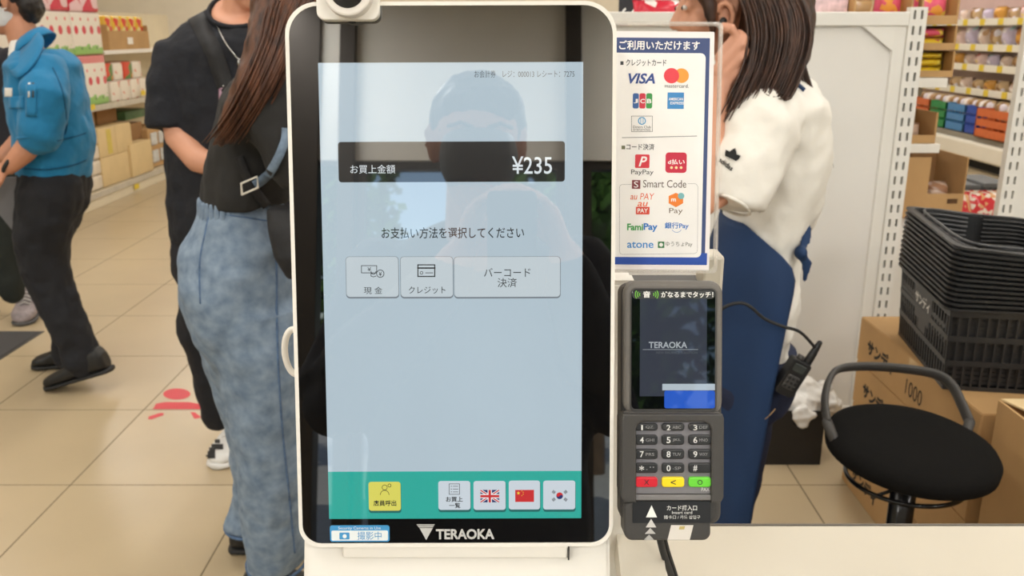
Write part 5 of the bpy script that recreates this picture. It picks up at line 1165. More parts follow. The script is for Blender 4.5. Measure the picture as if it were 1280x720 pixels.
def patch(px0, px1, py0, py1, m, name, par, tgt, sub=6):
    v, f_ = [], []
    for j in range(sub + 1):
        for i in range(sub + 1): v.append(P(px0 + (px1 - px0) * i / sub, py0 + (py1 - py0) * j / sub, 1.0))
    bvh = BVHTree.FromPolygons([q.co.copy() for q in tgt.vertices], [tuple(p.vertices) for p in tgt.polygons]); out = []
    for q in v:
        d = (q - CAM).normalized(); h = bvh.ray_cast(CAM, d); out.append(h)
    if not any(h[0] is not None for h in out): return None
    vs = [h[0] + h[1] * .004 if h[0] is not None else V((0, 0, -9)) for h in out]
    for j in range(sub):
        for i in range(sub): k = j * (sub + 1) + i; q4 = (k, k + sub + 1, k + sub + 2, k + 1); (f_.append(q4) if all(out[z][0] is not None for z in q4) else None)
    if not f_: return None
    me = mesh(vs, f_); bm = bmesh.new(); bm.from_mesh(me); bmesh.ops.delete(bm, geom=[v for v in bm.verts if not v.link_faces], context='VERTS'); bm.to_mesh(me); bm.free()
    o = link(name, me, m, par, smooth=True); o.modifiers.new('t', 'SOLIDIFY').thickness = .003; return o
patch(12, 30, 120, 136, m_jack, 'pocket_flap', pa, ja); patch(33, 46, 106, 146, m_jack, 'sleeve_pocket', pa, ja); patch(7, 16, 110, 121, m_shirt, 'name_tag', pa, ja)
for px in (37, 42):
    patch(px - 1.2, px + 1.2, 104, 122, m_shirt if px == 37 else m_grey, 'pen', pa, ja, 2)
link('watch_strap', ring_mesh(P(13, 206, yn - .035), V((.02, 0, .03)), V((0, .036, 0)), .008), m_rubber, pa, smooth=True)
# trousers
bm = bmesh.new()
loft(bm, [sec(68, 205, YA, 38, .16, tilt=-.12), sec(67, 232, YA, 41, .17), sec(64, 262, YA, 38, .165), sec(58, 285, YA, 33, .15), sec(54, 300, YA, 26, .12)], 20)
yl = YA - .09; yr = YA + .09
limb(bm, [P(64, 240, yl), P(58, 275, yl), P(53, 310, yl), P(54, 335, yl), P(74, 380, yl), P(96, 425, yl), P(104, 455, yl)], [.12, .115, .098, .088, .082, .072, .066], 16)
limb(bm, [P(62, 250, yr), P(58, 300, yr), P(60, 335, yr), P(78, 385, yr), P(86, 425, yr), P(82, 446, yr)], [.12, .10, .085, .078, .068, .062], 16)
link('trousers', fuse(bm, .008, 4, [(.11, .03), (.045, .010)]), m_trou, pa)
shoe(pa, P(140, 464, yl - .01), PZ(60, 487, .0), .10, .105, m_leather, m_rubber, m_rubber); shoe(pa, PZ(92, 458, .0), PZ(42, 460, .0), .085, .10, m_leather, m_rubber)
cb_ = thing('clipboard', 'grey folder held low at the side of the blue jacket worker', 'folder', tuple(P(12, 260, YA - .1)))
bm = bmesh.new(); vs = [P(-6, 222, YA - .12), P(24, 222, YA - .10), P(24, 286, YA - .06), P(18, 291, YA - .06), P(-6, 262, YA - .09)]; f_ = bm.faces.new([bm.verts.new(v) for v in vs]); e = bmesh.ops.extrude_face_region(bm, geom=[f_]); bmesh.ops.translate(bm, verts=[q for q in e['geom'] if isinstance(q, bmesh.types.BMVert)], vec=(0, .012, 0)); link('cover', bm_mesh(bm), mat('grey_folder', (116, 116, 120), .5, noise=(10, .08)), cb_)
link('spine', tube_mesh([P(24, 222, YA - .103), P(24, 286, YA - .063)], .004, 6, 2), m_grey, cb_)

# ------------------------------------------------------------------ B: half-hidden customer behind the clerk (left edge)
YB = 4.22; pb_ = thing('person', 'person mostly cut off at the left edge in dark trousers and grey sneakers', 'person', (P(22, 400, YB).x, YB, 0))
m_dg = mat('dark_green_trousers', (38, 42, 38), .85, noise=(12, .15), bump=(22, .3, .006)); m_dj = mat('dark_jacket', (40, 40, 46), .85, noise=(10, .15), bump=(22, .3, .006))
bm = bmesh.new(); xb = P(-8, 200, YB); hB = V((xb.x, YB, 1.55)); gB = head(bm, hB, V((-.3, -1, 0))); limb(bm, [hB - V((0, 0, .06)), hB - V((0, -.01, .2))], [.05, .06], 12)
limb(bm, [xb + V((-.2, 0, .28)), xb + V((-.23, -.03, .02)), xb + V((-.2, -.2, -.12))], [.045, .042, .03], 10); hand(bm, xb + V((-.2, -.2, -.12)), V((.2, -1, 0)), V((0, 0, -1)))
link('body', fuse(bm, .008, 4), m_skin, pb_); face_parts(pb_, gB)
bm = bmesh.new(); ball(bm, hB + V((.005, .03, .05)), .085, .098, .09); link('hair', fuse(bm, .008, 3, [(.03, .01)]), m_hairb, pb_)
bm = bmesh.new(); loft(bm, [(V((xb.x, YB, z)), V((w, 0, 0)), V((0, d, 0))) for z, w, d in ((1.38, .08, .07), (1.32, .19, .1), (1.15, .2, .12), (.95, .18, .12), (.82, .18, .12))], 20)
for q in (-1, 1): limb(bm, [V((xb.x + q * .16, YB, 1.3)), V((xb.x + q * .2, YB - .01, 1.02))], [.07, .06], 12)
link('jacket', fuse(bm, .01, 4, [(.1, .02)]), m_dj, pb_)
bm = bmesh.new(); loft(bm, [(V((xb.x, YB, z)), V((w, 0, 0)), V((0, d, 0))) for z, w, d in ((.9, .165, .11), (.78, .175, .12))], 20)
limb(bm, [V((xb.x + .07, YB, .8)), P(10, 315, YB), P(15, 366, YB)], [.10, .072, .060], 14); limb(bm, [V((xb.x - .09, YB, .8)), P(-40, 320, YB), P(-42, 390, YB)], [.10, .075, .06], 14)
link('trousers', fuse(bm, .008, 4, [(.1, .02)]), m_dg, pb_)
m_snk = mat('grey_pink_sneaker', (150, 138, 138), .7, noise=(40, .2)); m_sole = mat('grey_sole', (86, 84, 84), .7, noise=(30, .1))
t0 = PZ(27, 408, 0); shoe(pb_, t0 + V((-.06, .25, 0)), t0, .125, .115, m_snk, m_sole, m_shirt); t1 = PZ(-36, 410, 0); shoe(pb_, t1 + V((-.03, .24, 0)), t1, .095, .105, m_snk, m_sole, m_shirt)

# ------------------------------------------------------------------ C: man in black T-shirt
YC = 2.80; pcn = thing('person', 'person in black T-shirt with crossbody strap and silver necklace', 'person', (P(290, 560, YC).x, YC, 0))
m_tee = mat('black_tee', (27, 29, 36), .85, noise=(8, .12), bump=(11, .7, .02)); m_slack = mat('black_slacks', (24, 25, 31), .85, noise=(10, .15), bump=(18, .3, .008))
bm = bmesh.new(); hC = P(309, -40, YC - .02); gC = head(bm, hC, V((.35, -1, -.25)))
limb(bm, [P(306, -20, YC), P(302, 18, YC + .01), P(300, 40, YC + .01)], [.058, .06, .075], 14); loft(bm, [sec(304, 8, YC, 38, .078, sl=.62), sec(304, 18, YC, 41, .083, sl=.62), sec(303, 26, YC, 46, .085, sl=.55)], 18)
limb(bm, [P(218, 120, YC - .05), P(225, 172, YC - .08), P(248, 200, YC - .14), P(285, 212, YC - .18)], [.05, .046, .041, .032], 12)
hand(bm, P(285, 212, YC - .18), V((1, -.2, -.1)), V((0, -.2, -1)), 1.0, .7, -1)
limb(bm, [P(380, 120, YC), P(388, 190, YC - .04), P(350, 220, YC - .18)], [.05, .044, .032], 12); hand(bm, P(350, 220, YC - .18), V((-1, -.3, 0)), V((0, -.2, -1)), 1.0, .7, 1)
link('body', fuse(bm, .0065, 4), m_skin, pcn); face_parts(pcn, gC)
f, s, u = basis(V((.35, -1, -.25))); bm = bmesh.new(); M3 = Matrix((f, s, u)).transposed(); ball(bm, hC - f * .016 + u * .04, .104, .088, .09, M3); link('hair', fuse(bm, .008, 3, [(.03, .012)]), m_hairb, pcn)
bm = bmesh.new()
def yw(px, py, w, d): return sec(px, py, YC, w, d)
loft(bm, [sec(304, 12, YC, 42, .085, sl=.62), sec(303, 20, YC, 54, .10, sl=.5), sec(300, 34, YC, 80, .12, sl=.3), sec(296, 56, YC, 94, .13, sl=.1), yw(294, 90, 92, .135), yw(292, 150, 86, .135), yw(291, 210, 83, .13), yw(291, 262, 80, .13), yw(291, 300, 78, .125)], 24)
limb(bm, [P(250, 62, YC), P(218, 70, YC - .02), P(213, 110, YC - .04), P(214, 160, YC - .06)], [.06, .073, .072, .074], 14, False)
limb(bm, [P(350, 48, YC), P(372, 78, YC), P(378, 150, YC)], [.07, .074, .07], 14, False)
# cut the neck: lower front handled by skin volume standing proud
tee = fuse(bm, .009, 4, [(.13, .028), (.05, .010)]); link('t_shirt', tee, m_tee, pcn)
nk = P(306, 22, YC - .045)
_c, _x, _y = sec(304, 11, YC, 42.5, .087, sl=.62); link('neck_band', ring_mesh(_c, _x, _y, .0075, 32), m_tee, pcn, smooth=True)
bm = bmesh.new()
loft(bm, [yw(291, 262, 74, .12), yw(291, 300, 76, .125), yw(290, 345, 72, .12)], 20)
limb(bm, [P(262, 320, YC - .02), P(256, 380, YC - .04), P(258, 440, YC - .05), P(267, 490, YC - .04), P(273, 520, YC - .03)], [.105, .085, .072, .060, .054], 16)
limb(bm, [P(322, 320, YC + .02), P(330, 400, YC + .04), P(334, 480, YC + .08), P(336, 525, YC + .1)], [.105, .085, .068, .058], 16)
link('trousers', fuse(bm, .009, 4, [(.12, .03), (.05, .010)]), m_slack, pcn)
m_ws = mat('white_sneaker', (226, 224, 220), .55, noise=(20, .03)); tC = PZ(271, 587, 0)
dS, sS, uS = shoe(pcn, tC + V((.045, .275, 0)), tC + V((.0, .0, 0)), .095, .11, m_ws, m_ws, m_shirt)
t2 = PZ(345, 578, 0); shoe(pcn, t2 + V((.0, .27, 0)), t2, .095, .11, m_ws, m_ws, m_shirt)
def shoe_mark(pts):
    q = [P(px, py, tC.y + .115 - .0 * i) for i, (px, py) in enumerate(pts)]; bm = bmesh.new(); limb(bm, q, [.011] * len(q), 8); return bm_mesh(bm)
shoeo = [o for o in pcn.children if o.name.startswith('shoe_upper')][0]
for a, b, c_, d_ in ((258, 268, 543, 555), (259, 269, 560, 573), (269, 275, 550, 554), (265, 279, 556, 562)): patch(a, b, c_, d_, m_leather, 'shoe_mark', pcn, shoeo.data, 6)
# crossbody strap + buckle, necklace
def drape(pts, w, m, name, par, tgt, k=10, lift=.006):
    bvh = BVHTree.FromPolygons([q.co.copy() for q in tgt.vertices], [tuple(p.vertices) for p in tgt.polygons]); v, f_ = [], []
    sp_ = spline([V((x, y, 0)) for x, y in pts], k); last = None
    for i, q in enumerate(sp_):
        d = (sp_[min(i + 1, len(sp_) - 1)] - sp_[max(i - 1, 0)]).normalized(); n = V((-d.y, d.x, 0)) * w / 2
        for e in (-1, 1):
            z = q + n * e; rd = ray(z.x, z.y).normalized(); h = bvh.ray_cast(CAM, rd)
            t = h[3] if h[0] is not None else last
            if t is None: t = (P(z.x, z.y, tgt.vertices[0].co.y) - CAM).length
            last = t; v.append(CAM + rd * (t - lift))
    for i in range(len(sp_) - 1): k2 = 2 * i; f_.append((k2, k2 + 1, k2 + 3, k2 + 2))
    o = link(name, mesh(v, f_), m, par, smooth=True); md = o.modifiers.new('t', 'SOLIDIFY'); md.thickness = .003; return o
m_strap = mat('black_webbing', (34, 34, 36), .7, noise=(60, .2), bump=(200, .3, .001)); m_chrome = mat('brushed_steel', (190, 190, 190), .25, 1.0, noise=(30, .05))
drape([(244, 19), (254, 38), (268, 68), (282, 108)], 22, m_strap, 'bag_strap', pcn, tee); drape([(284, 108), (292, 128), (296, 150), (300, 180)], 18, m_strap, 'bag_strap', pcn, tee)
patch(273, 293, 105.5, 108.5, m_chrome, 'buckle', pcn, tee, 3); patch(274, 280, 110, 140, mat('pink_tag', (168, 132, 150), .5, noise=(40, .2)), 'strap_tag', pcn, tee, 3)
drape([(270, 28), (280, 50), (294, 70), (299, 74)], 1.6, m_chrome, 'necklace_chain', pcn, tee, lift=.009); drape([(327, 34), (318, 56), (304, 72), (299, 74)], 1.6, m_chrome, 'necklace_chain', pcn, tee, lift=.009); patch(297, 301, 73, 84, m_chrome, 'necklace_pendant', pcn, tee, 2)

m_jseam = mat('jacket_seam', (12, 84, 122), .8, noise=(40, .1))
drape([(66, 84), (78, 112), (84, 150), (82, 168)], 1.6, m_jseam, 'armhole_seam', pa, ja, lift=.003); drape([(72, 176), (90, 172), (108, 166)], 1.5, m_jseam, 'back_seam', pa, ja, lift=.003); drape([(30, 211), (60, 212), (90, 207), (108, 200)], 1.8, m_jseam, 'waistband_seam', pa, ja, lift=.003)
# ------------------------------------------------------------------ D: woman in denim trousers (left of kiosk)
YD = 2.02; pdn = thing('person', 'person with long brown hair, black top and wide pale denim trousers', 'person', (P(345, 705, YD).x, YD, 0))
m_denim = mat('pale_denim', (110, 130, 153), .85, noise=(40, .15), rgb2=(137, 154, 172), bump=(300, .25, .001)); m_btop = mat('charcoal_top', (40, 39, 38), .85, noise=(9, .12), bump=(14, .4, .012)); m_dnd = mat('denim_seam', (84, 108, 140), .85, noise=(60, .3)); m_dstrap = mat('denim_strap', (112, 130, 150), .85, noise=(60, .25))
bm = bmesh.new(); hD = P(392, -62, YD); gD = head(bm, hD, V((1, .35, -.15))); limb(bm, [P(384, -20, YD), P(376, 45, YD), P(370, 80, YD)], [.05, .052, .065], 12)
limb(bm, [P(380, 130, YD + .18), P(410, 220, YD + .16), P(470, 250, YD + .12)], [.042, .038, .028], 12); hand(bm, P(470, 250, YD + .12), V((1, 0, .1)), V((0, 0, -1)), .92, .5, 1)
limb(bm, [P(350, 130, YD - .16), P(395, 235, YD - .18), P(470, 262, YD - .12)], [.043, .038, .028], 12); hand(bm, P(470, 262, YD - .12), V((1, 0, .1)), V((0, 0, -1)), .92, .5, -1)
for (a, b) in (((338, 670), (344, 722)), ((322, 620), (318, 664))):
    pass
limb(bm, [P(348, 640, YD - .02), PZ(343, 716, .05)], [.045, .038], 12); limb(bm, [P(316, 600, YD + .20), P(314, 662, YD + .20)], [.045, .036], 12)
link('body', fuse(bm, .0065, 4), m_skin, pdn); face_parts(pdn, gD, .95)
bm = bmesh.new()
loft(bm, [sec(368, 62, YD, 30, .08), sec(360, 84, YD, 52, .16), sec(348, 120, YD, 62, .19), sec(334, 170, YD, 62, .17), sec(318, 215, YD, 62, .155), sec(312, 240, YD, 60, .15, tilt=.05), sec(312, 252, YD, 57, .145, tilt=.05)], 24)
limb(bm, [P(352, 92, YD - .12), P(344, 140, YD - .19), P(372, 200, YD - .20)], [.075, .078, .07], 14); limb(bm, [P(370, 92, YD + .12), P(384, 150, YD + .18)], [.07, .07], 14)
top = fuse(bm, .008, 4, [(.12, .03), (.05, .010)]); link('top', top, m_btop, pdn)
# trousers
bm = bmesh.new()
loft(bm, [sec(300, 247, YD, 46, .13, tilt=.06), sec(302, 262, YD, 52, .145), sec(304, 300, YD, 66, .17), sec(304, 345, YD, 72, .185), sec(304, 375, YD, 71, .18), sec(309, 410, YD, 62, .165), sec(314, 445, YD, 52, .12), sec(320, 480, YD, 38, .07)], 28)
loft(bm, [sec(312, 380, YD - .06, 60, .115), sec(322, 440, YD - .07, 52, .105), sec(334, 520, YD - .07, 46, .10), sec(341, 600, YD - .06, 42, .10), sec(345, 660, YD - .04, 38, .10), sec(347, 698, YD - .02, 35, .10, tilt=-.05)], 22)
loft(bm, [sec(300, 380, YD + .08, 66, .11), sec(306, 440, YD + .10, 54, .105), sec(320, 510, YD + .14, 42, .10), sec(327, 570, YD + .18, 37, .10), sec(325, 620, YD + .2, 35, .10), sec(318, 650, YD + .2, 34, .10)], 22)
jn = fuse(bm, .008, 4, [(.16, .03), (.055, .012)]); link('trousers', jn, m_denim, pdn)
link('hem', ring_mesh(P(347, 699, YD - .02), V((35.5 * mpp(P(347, 699, YD)), 0, -.004)), V((0, .101, 0)), .0045), m_dnd, pdn, smooth=True); link('hem', ring_mesh(P(318, 650, YD + .2), V((34.5 * mpp(P(314, 650, YD + .2)), 0, 0)), V((0, .101, 0)), .0045), m_dnd, pdn, smooth=True)
drape([(341, 268), (346, 330), (347, 420), (352, 520), (362, 620), (369, 692)], 2.2, m_dnd, 'side_seam', pdn, jn, lift=.0025); drape([(262, 262), (256, 290), (249, 330), (250, 380)], 1.6, m_dnd, 'back_seam', pdn, jn, lift=.002)
drape([(249, 262), (280, 268), (310, 272), (335, 276)], 1.6, m_dnd, 'yoke_seam', pdn, jn, lift=.0025)
bm = bmesh.new(); c = P(301, 254, YD); sD = mpp(c)
for k in range(40):
    a = 2 * math.pi * k / 40; q = c + V((45 * sD * math.cos(a), .130 * math.sin(a), .004)); limb(bm, [q + V((0, 0, .012)), q - V((0, 0, .020))], [.006, .009], 6)
link('gathered_waistband', bm_mesh(bm), m_denim, pdn, smooth=True)
# hair
f, s, u = basis(V((1, .35, -.15))); M3 = Matrix((f, s, u)).transposed(); bm = bmesh.new(); ball(bm, hD - f * .014 + u * .03, .104, .088, .098, M3); ball(bm, hD - f * .05 - u * .04, .06, .08, .09, M3)
limb(bm, [P(372, -40, YD - .07), P(352, 10, YD - .15), P(338, 60, YD - .2), P(318, 110, YD - .225), P(295, 150, YD - .22), P(276, 178, YD - .2)], [.07, .062, .048, .042, .032, .012], 14)
limb(bm, [P(388, -40, YD - .05), P(374, 20, YD - .14), P(364, 70, YD - .19), P(352, 110, YD - .2)], [.07, .06, .045, .02], 14)
link('hair', fuse(bm, .007, 4, [(.04, .012)]), m_hairr, pdn)
G = [[P(385 + o, -60, YD - .06), P(354 + o * .9, 5, YD - .20), P(342 + o * .7, 50, YD - .245), P(320 + o * .6, 105, YD - .265), P(296 + o * .5, 150, YD - .25), P(270 + o * .55, 184, YD - .225)] for o in (-16, -6, 4, 14, 24, 36)]
strands(pdn, G, 260, .0035, m_hairr, 3, .010)
# crossbody bag
bgd = thing('crossbody_bag', 'black crossbody bag with denim strap worn by the long haired customer', 'bag', tuple(P(350, 300, YD - .2)))
bm = bmesh.new(); loft(bm, [sec(352, 258, YD - .20, 18, .03), sec(361, 285, YD - .21, 25, .04), sec(368, 318, YD - .21, 24, .045), sec(375, 345, YD - .20, 15, .035)], 18, .7); link('pouch', fuse(bm, .006, 4), m_strap, bgd)
drape([(298, 196), (305, 214), (316, 234), (334, 258)], 12, m_strap, 'strap', bgd, top, lift=.012); drape([(318, 232), (332, 222), (346, 200), (356, 176), (358, 160)], 11, m_dstrap, 'strap', bgd, top, lift=.014)
bk = P(312, 232, YD - .235); bm = bmesh.new()
bu = (P(322, 228, YD - .235) - bk); bv = V((.0, 0, .012)); limb(bm, [bk - bu - bv, bk + bu - bv * .9 + V((0, 0, 0)), bk + bu + bv, bk - bu + bv * .9, bk - bu - bv], [.0025] * 5, 6); link('buckle', bm_mesh(bm), mat('ivory_buckle', (206, 200, 188), .35, noise=(20, .04)), bgd, smooth=True)
t0 = PZ(352, 736, 0); shoe(pdn, V((P(335, 712, YD).x - .06, YD - .02, 0)), V((P(335, 712, YD).x + .18, YD - .01, 0)), .07, .085, m_leather, m_rubber); shoe(pdn, V((P(314, 662, YD + .2).x - .06, YD + .2, 0)), V((P(314, 662, YD + .2).x + .18, YD + .21, 0)), .07, .085, m_leather, m_rubber)
# ------------------------------------------------------------------ E: worker in white T-shirt and navy apron (right)
YE = 2.02; pe = thing('person', 'person in white T-shirt and navy apron touching an earpiece', 'person', (P(925, 650, YE).x, YE, 0))
m_wtee = mat('white_cotton_tee', (234, 230, 222), .8, noise=(6, .02), bump=(14, .4, .01)); m_apr = mat('navy_apron', (22, 50, 88), .75, noise=(6, .1), bump=(16, .25, .008)); m_navy = mat('navy_trousers', (28, 36, 62), .85, noise=(9, .12), bump=(18, .3, .008))
hE = P(897, 11, YE); f, s, u = basis(V((-1, -.06, -.10))); M3 = Matrix((f, s, u)).transposed()
bm = bmesh.new(); gE = head(bm, hE, V((-1, -.06, -.10)), k=.95); limb(bm, [P(925, 30, YE), P(945, 75, YE), P(958, 112, YE)], [.05, .05, .062], 12)
ys = YE - .17
# near arm: shoulder - elbow (hidden by the sign) - hand at the ear
el = P(872, 268, YE - .26); wr = P(897, 125, YE - .16)
limb(bm, [P(950, 165, YE - .16), P(905, 232, YE - .21), el, P(884, 200, YE - .22), wr], [.045, .043, .038, .034, .026], 12)
link('body', fuse(bm, .006, 4), m_skin, pe); face_parts(pe, gE, .95)
bm = bmesh.new(); yh = YE - .155
ball(bm, P(912, 80, yh + .022), .030, .020, .050); limb(bm, [P(893, 135, yh - .005), P(903, 105, yh + .012), P(910, 88, yh + .02)], [.027, .026, .026], 12)
for pts in (((900, 72, .010), (921, 45, .0), (914, 36, -.004), (905, 33, .008)), ((896, 88, .004), (927, 55, -.006), (931, 48, .0), (924, 42, .012)), ((896, 103, .003), (926, 71, -.006), (932, 64, .0), (926, 58, .014)), ((898, 114, .004), (920, 91, -.002), (927, 83, .004), (924, 76, .016))):
    limb(bm, [P(x, y, yh + o) for x, y, o in pts], [.0125, .0125, .0115, .0095], 10)
link('hand', fuse(bm, .0035, 3), mat('hand_skin', (208, 152, 126), .5, noise=(14, .06), bump=(90, .2, .0015)), pe)
bm = bmesh.new(); ball(bm, P(904, 27, YE - .100), .008, .007, .009); limb(bm, [P(904, 27, YE - .102), P(901, 34, YE - .104)], [.0055, .005], 8); link('earpiece', bm_mesh(bm), m_black, pe, smooth=True)
bm = bmesh.new(); limb(bm, [P(898, 14, YE - .088), P(900, 6, YE - .092), P(907, 3, YE - .096), P(914, 8, YE - .100), P(917, 18, YE - .100), P(915, 29, YE - .097), P(909, 38, YE - .093), P(903, 40, YE - .090)], [.0055, .006, .0065, .007, .007, .0065, .0075, .007], 8); ball(bm, P(906, 22, YE - .082), .016, .007, .028)
link('ear', fuse(bm, .003, 3), m_skin, pe)
# hair
bm = bmesh.new()
ball(bm, hE - f * .018 + u * .054, .102, .075, .080, M3); ball(bm, hE - f * .10 - u * .0, .062, .082, .085, M3)
limb(bm, [P(964, -20, YE - .02), P(971, 30, YE - .05), P(967, 70, YE - .08), P(945, 110, YE - .12), P(918, 145, YE - .165)], [.082, .080, .074, .05, .016], 16)
limb(bm, [P(970, -10, YE), P(982, 35, YE - .02), P(985, 75, YE - .03), P(990, 100, YE - .03)], [.075, .066, .05, .02], 14)
limb(bm, [hE + f * .055 + s * .07 + u * .055, hE + f * .04 + s * .083 + u * .0, hE + f * .035 + s * .082 - u * .04], [.022, .016, .010], 8)
hm_ = fuse(bm, .007, 4, [(.04, .012)]); link('hair', hm_, m_hairbr, pe)
G = [[P(905 + 2.2 * o, -40, YE - .07), P(928 + 2.6 * o, 0, YE - .13), P(938 + 2.6 * o, 40, YE - .155), P(934 + 2.4 * o, 80, YE - .17), P(918 + 2.3 * o, 120, YE - .19), P(900 + 2.5 * o, 162 - 1.6 * o, YE - .205)] for o in (0, 6, 12, 18, 24, 29)]
strands(pe, G, 300, .0032, m_hairbr, 4, .009)
G2 = [[P(975 + o, 10, YE - .08), P(996 + o, 60, YE - .09), P(1008 + o, 100, YE - .10), P(1022 + o * .8, 140, YE - .10), P(1032 + o * .6, 180, YE - .09), P(1040 + o * .4, 215, YE - .08)] for o in (-5, 4)]
strands(pe, G2, 16, .0016, m_hairbr, 5, .004, 'loose_strands')
# T-shirt
bm = bmesh.new()
loft(bm, [sec(966, 92, YE, 26, .07), sec(974, 104, YE, 40, .13), sec(974, 125, YE, 52, .18), sec(975, 165, YE, 56, .175), sec(974, 210, YE, 58, .165), sec(965, 255, YE, 56, .155), sec(955, 300, YE, 48, .145), sec(948, 340, YE, 46, .145), sec(944, 385, YE, 46, .15), sec(938, 430, YE, 44, .15), sec(934, 455, YE, 40, .145)], 26)
limb(bm, [P(966, 128, YE - .11), P(948, 165, YE - .17), P(928, 210, YE - .205), P(912, 256, YE - .225)], [.070, .086, .083, .074], 16, False)
limb(bm, [P(960, 128, YE + .11), P(935, 190, YE + .17), P(915, 240, YE + .18)], [.07, .08, .07], 14, False)
# shirt tail bulging out behind the apron
loft(bm, [sec(968, 330, YE - .06, 25, .08), sec(970, 370, YE - .06, 29, .09), sec(965, 410, YE - .06, 28, .09), sec(956, 445, YE - .06, 22, .08), sec(948, 468, YE - .06, 14, .06)], 18)
wt = fuse(bm, .008, 4, [(.11, .024), (.045, .011)]); link('t_shirt', wt, m_wtee, pe)
link('sleeve_hem', ring_mesh(P(912, 256, YE - .225), (P(936, 272, YE - .225) - P(892, 246, YE - .225)) * .5, V((.0, .072, -.02)), .0035), m_wtee, pe, smooth=True)
# printed trefoil and word on the sleeve
def emblem():
    pcs = []
    cx, cy_ = 913.5, 198.5
    a0 = R(-62)
    for k, (ang, L, w) in enumerate(((-90, 14.5, 4.8), (-142, 13, 4.4), (-38, 13, 4.4))):
        pts = []
        an = R(ang + 22)
        for t in range(0, 13):
            q = t / 12; wv = w * math.sin(math.pi * min(1, q * .9 + .1)) ; pts.append((q * L, wv))
        for t in range(12, -1, -1):
            q = t / 12; wv = -w * math.sin(math.pi * min(1, q * .9 + .1)); pts.append((q * L, wv))
        pcs.append([(cx + x * math.cos(an) - y * math.sin(an), cy_ + x * math.sin(an) + y * math.cos(an)) for x, y in pts])
    return pcs
bvhE = BVHTree.FromPolygons([q.co.copy() for q in wt.vertices], [tuple(p.vertices) for p in wt.polygons])
def toshirt(x, y, lift=.0035):
    rd = ray(x, y).normalized(); h = bvhE.ray_cast(CAM, rd)
    return CAM + rd * ((h[3] if h[0] is not None else 2.0) - lift)
m_blk = mat('black_flock_print', (26, 26, 26), .8, noise=(30, .1))
lgm = None
for pts in emblem():
    vs = [toshirt(x, y) for x, y in pts]; c = toshirt(sum(p[0] for p in pts) / len(pts), sum(p[1] for p in pts) / len(pts)); n = len(vs)
    link('emblem_leaf', mesh(vs + [c], [(i, (i + 1) % n, n) for i in range(n)]), m_blk, pe)
an = R(33)
for k, (o, l0, l1) in enumerate(((-2.6, -8, 8), (0, -8, 8), (2.4, -7, 7))):
    q = [(912.5 + t * math.cos(R(24)) - (o + 1.2) * math.sin(R(24)), 200 + t * math.sin(R(24)) + (o + 1.2) * math.cos(R(24))) for t in (l0 * .8, 0, l1 * .8)]
    v = []
    for x, y in q: v += [toshirt(x, y - .45, .0045), toshirt(x, y + .45, .0045)]
    link('emblem_stripe', mesh(v, [(0, 1, 3, 2), (2, 3, 5, 4)]), m_wtee, pe)
tm = text_mesh('adidas', -10.5, 10.5, -3.2, 3.2, 0, .03)
for v in tm.vertices:
    x, y = v.co.x, -v.co.y; v.co = toshirt(907.5 + x * math.cos(R(38)) - y * math.sin(R(38)), 205 + x * math.sin(R(38)) + y * math.cos(R(38)))
link('lettering', tm, m_blk, pe)
# trousers + shoes
bm = bmesh.new(); loft(bm, [sec(944, 430, YE, 50, .15), sec(940, 470, YE, 52, .155), sec(934, 500, YE, 48, .15)], 20)
for q in (-1, 1): limb(bm, [P(934, 480, YE + q * .08), P(922, 560, YE + q * .08), P(908, 650, YE + q * .08), V((P(900, 700, YE).x, YE + q * .08, .08))], [.085, .07, .06, .055], 14)
link('trousers', fuse(bm, .009, 4, [(.1, .02)]), m_navy, pe)
for q in (-1, 1): x = P(900, 700, YE).x; shoe(pe, V((x + .06, YE + q * .08, 0)), V((x - .19, YE + q * .09, 0)), .08, .09, m_leather, m_rubber)
# apron: sheet wrapped around front and sides, solid thickness
def apron():
    rows = [(268, 965, 62, .165, 925), (285, 962, 66, .172, 960), (312, 956, 70, .175, 1000), (340, 950, 68, .175, 996), (380, 946, 67, .18, 986), (430, 940, 67, .185, 975), (480, 934, 66, .185, 965), (540, 926, 64, .185, 954), (600, 918, 60, .18, 944), (645, 911, 58, .18, 937)]
    v, f_ = [], []; n = 28
    for py, cx, w, d, xe in rows:
        c = P(cx, py, YE); sc_ = mpp(c)
        te = 2.0
        for _ in range(4): te = math.acos(max(-1, min(1, -(P(xe, py, YE - d * math.sin(te)).x - c.x) / (w * sc_))))
        for i in range(n + 1):
            t = -te + 2 * te * i / n; fold = 1 + .03 * math.sin(7 * t + py * .01) * (py > 330)
            v.append(c + V((-w * sc_ * math.cos(t) * fold, -d * math.sin(t) * fold, 0)))
    for j in range(len(rows) - 1):
        for i in range(n): k = j * (n + 1) + i; f_.append((k, k + 1, k + n + 2, k + n + 1))
    return mesh(v, f_)
am = subsurf(apron(), 1); ao = link('apron', am, m_apr, pe, smooth=True); md = ao.modifiers.new('t', 'SOLIDIFY'); md.thickness = .005; md.offset = 1
link('apron_strap', tube_mesh([P(938, 262, YE - .16), P(965, 200, YE - .10), P(985, 112, YE - .08), P(970, 98, YE)], .006, 6, 6, .4), m_apr, pe, smooth=True) if False else None
drape([(985, 101), (996, 104), (1006, 112)], 4, m_apr, 'neck_strap', pe, wt, lift=.004)
bm = bmesh.new(); kn = P(1001, 316, YE - .145); ball(bm, kn, .014, .02, .016); limb(bm, [kn, P(1008, 298, YE - .125), P(1012, 284, YE - .11)], [.008, .012, .006], 8, True, .4); limb(bm, [kn, P(1009, 330, YE - .145), P(1006, 350, YE - .145)], [.009, .013, .006], 8, True, .4)
link('apron_knot', fuse(bm, .004, 2), m_apr, pe)
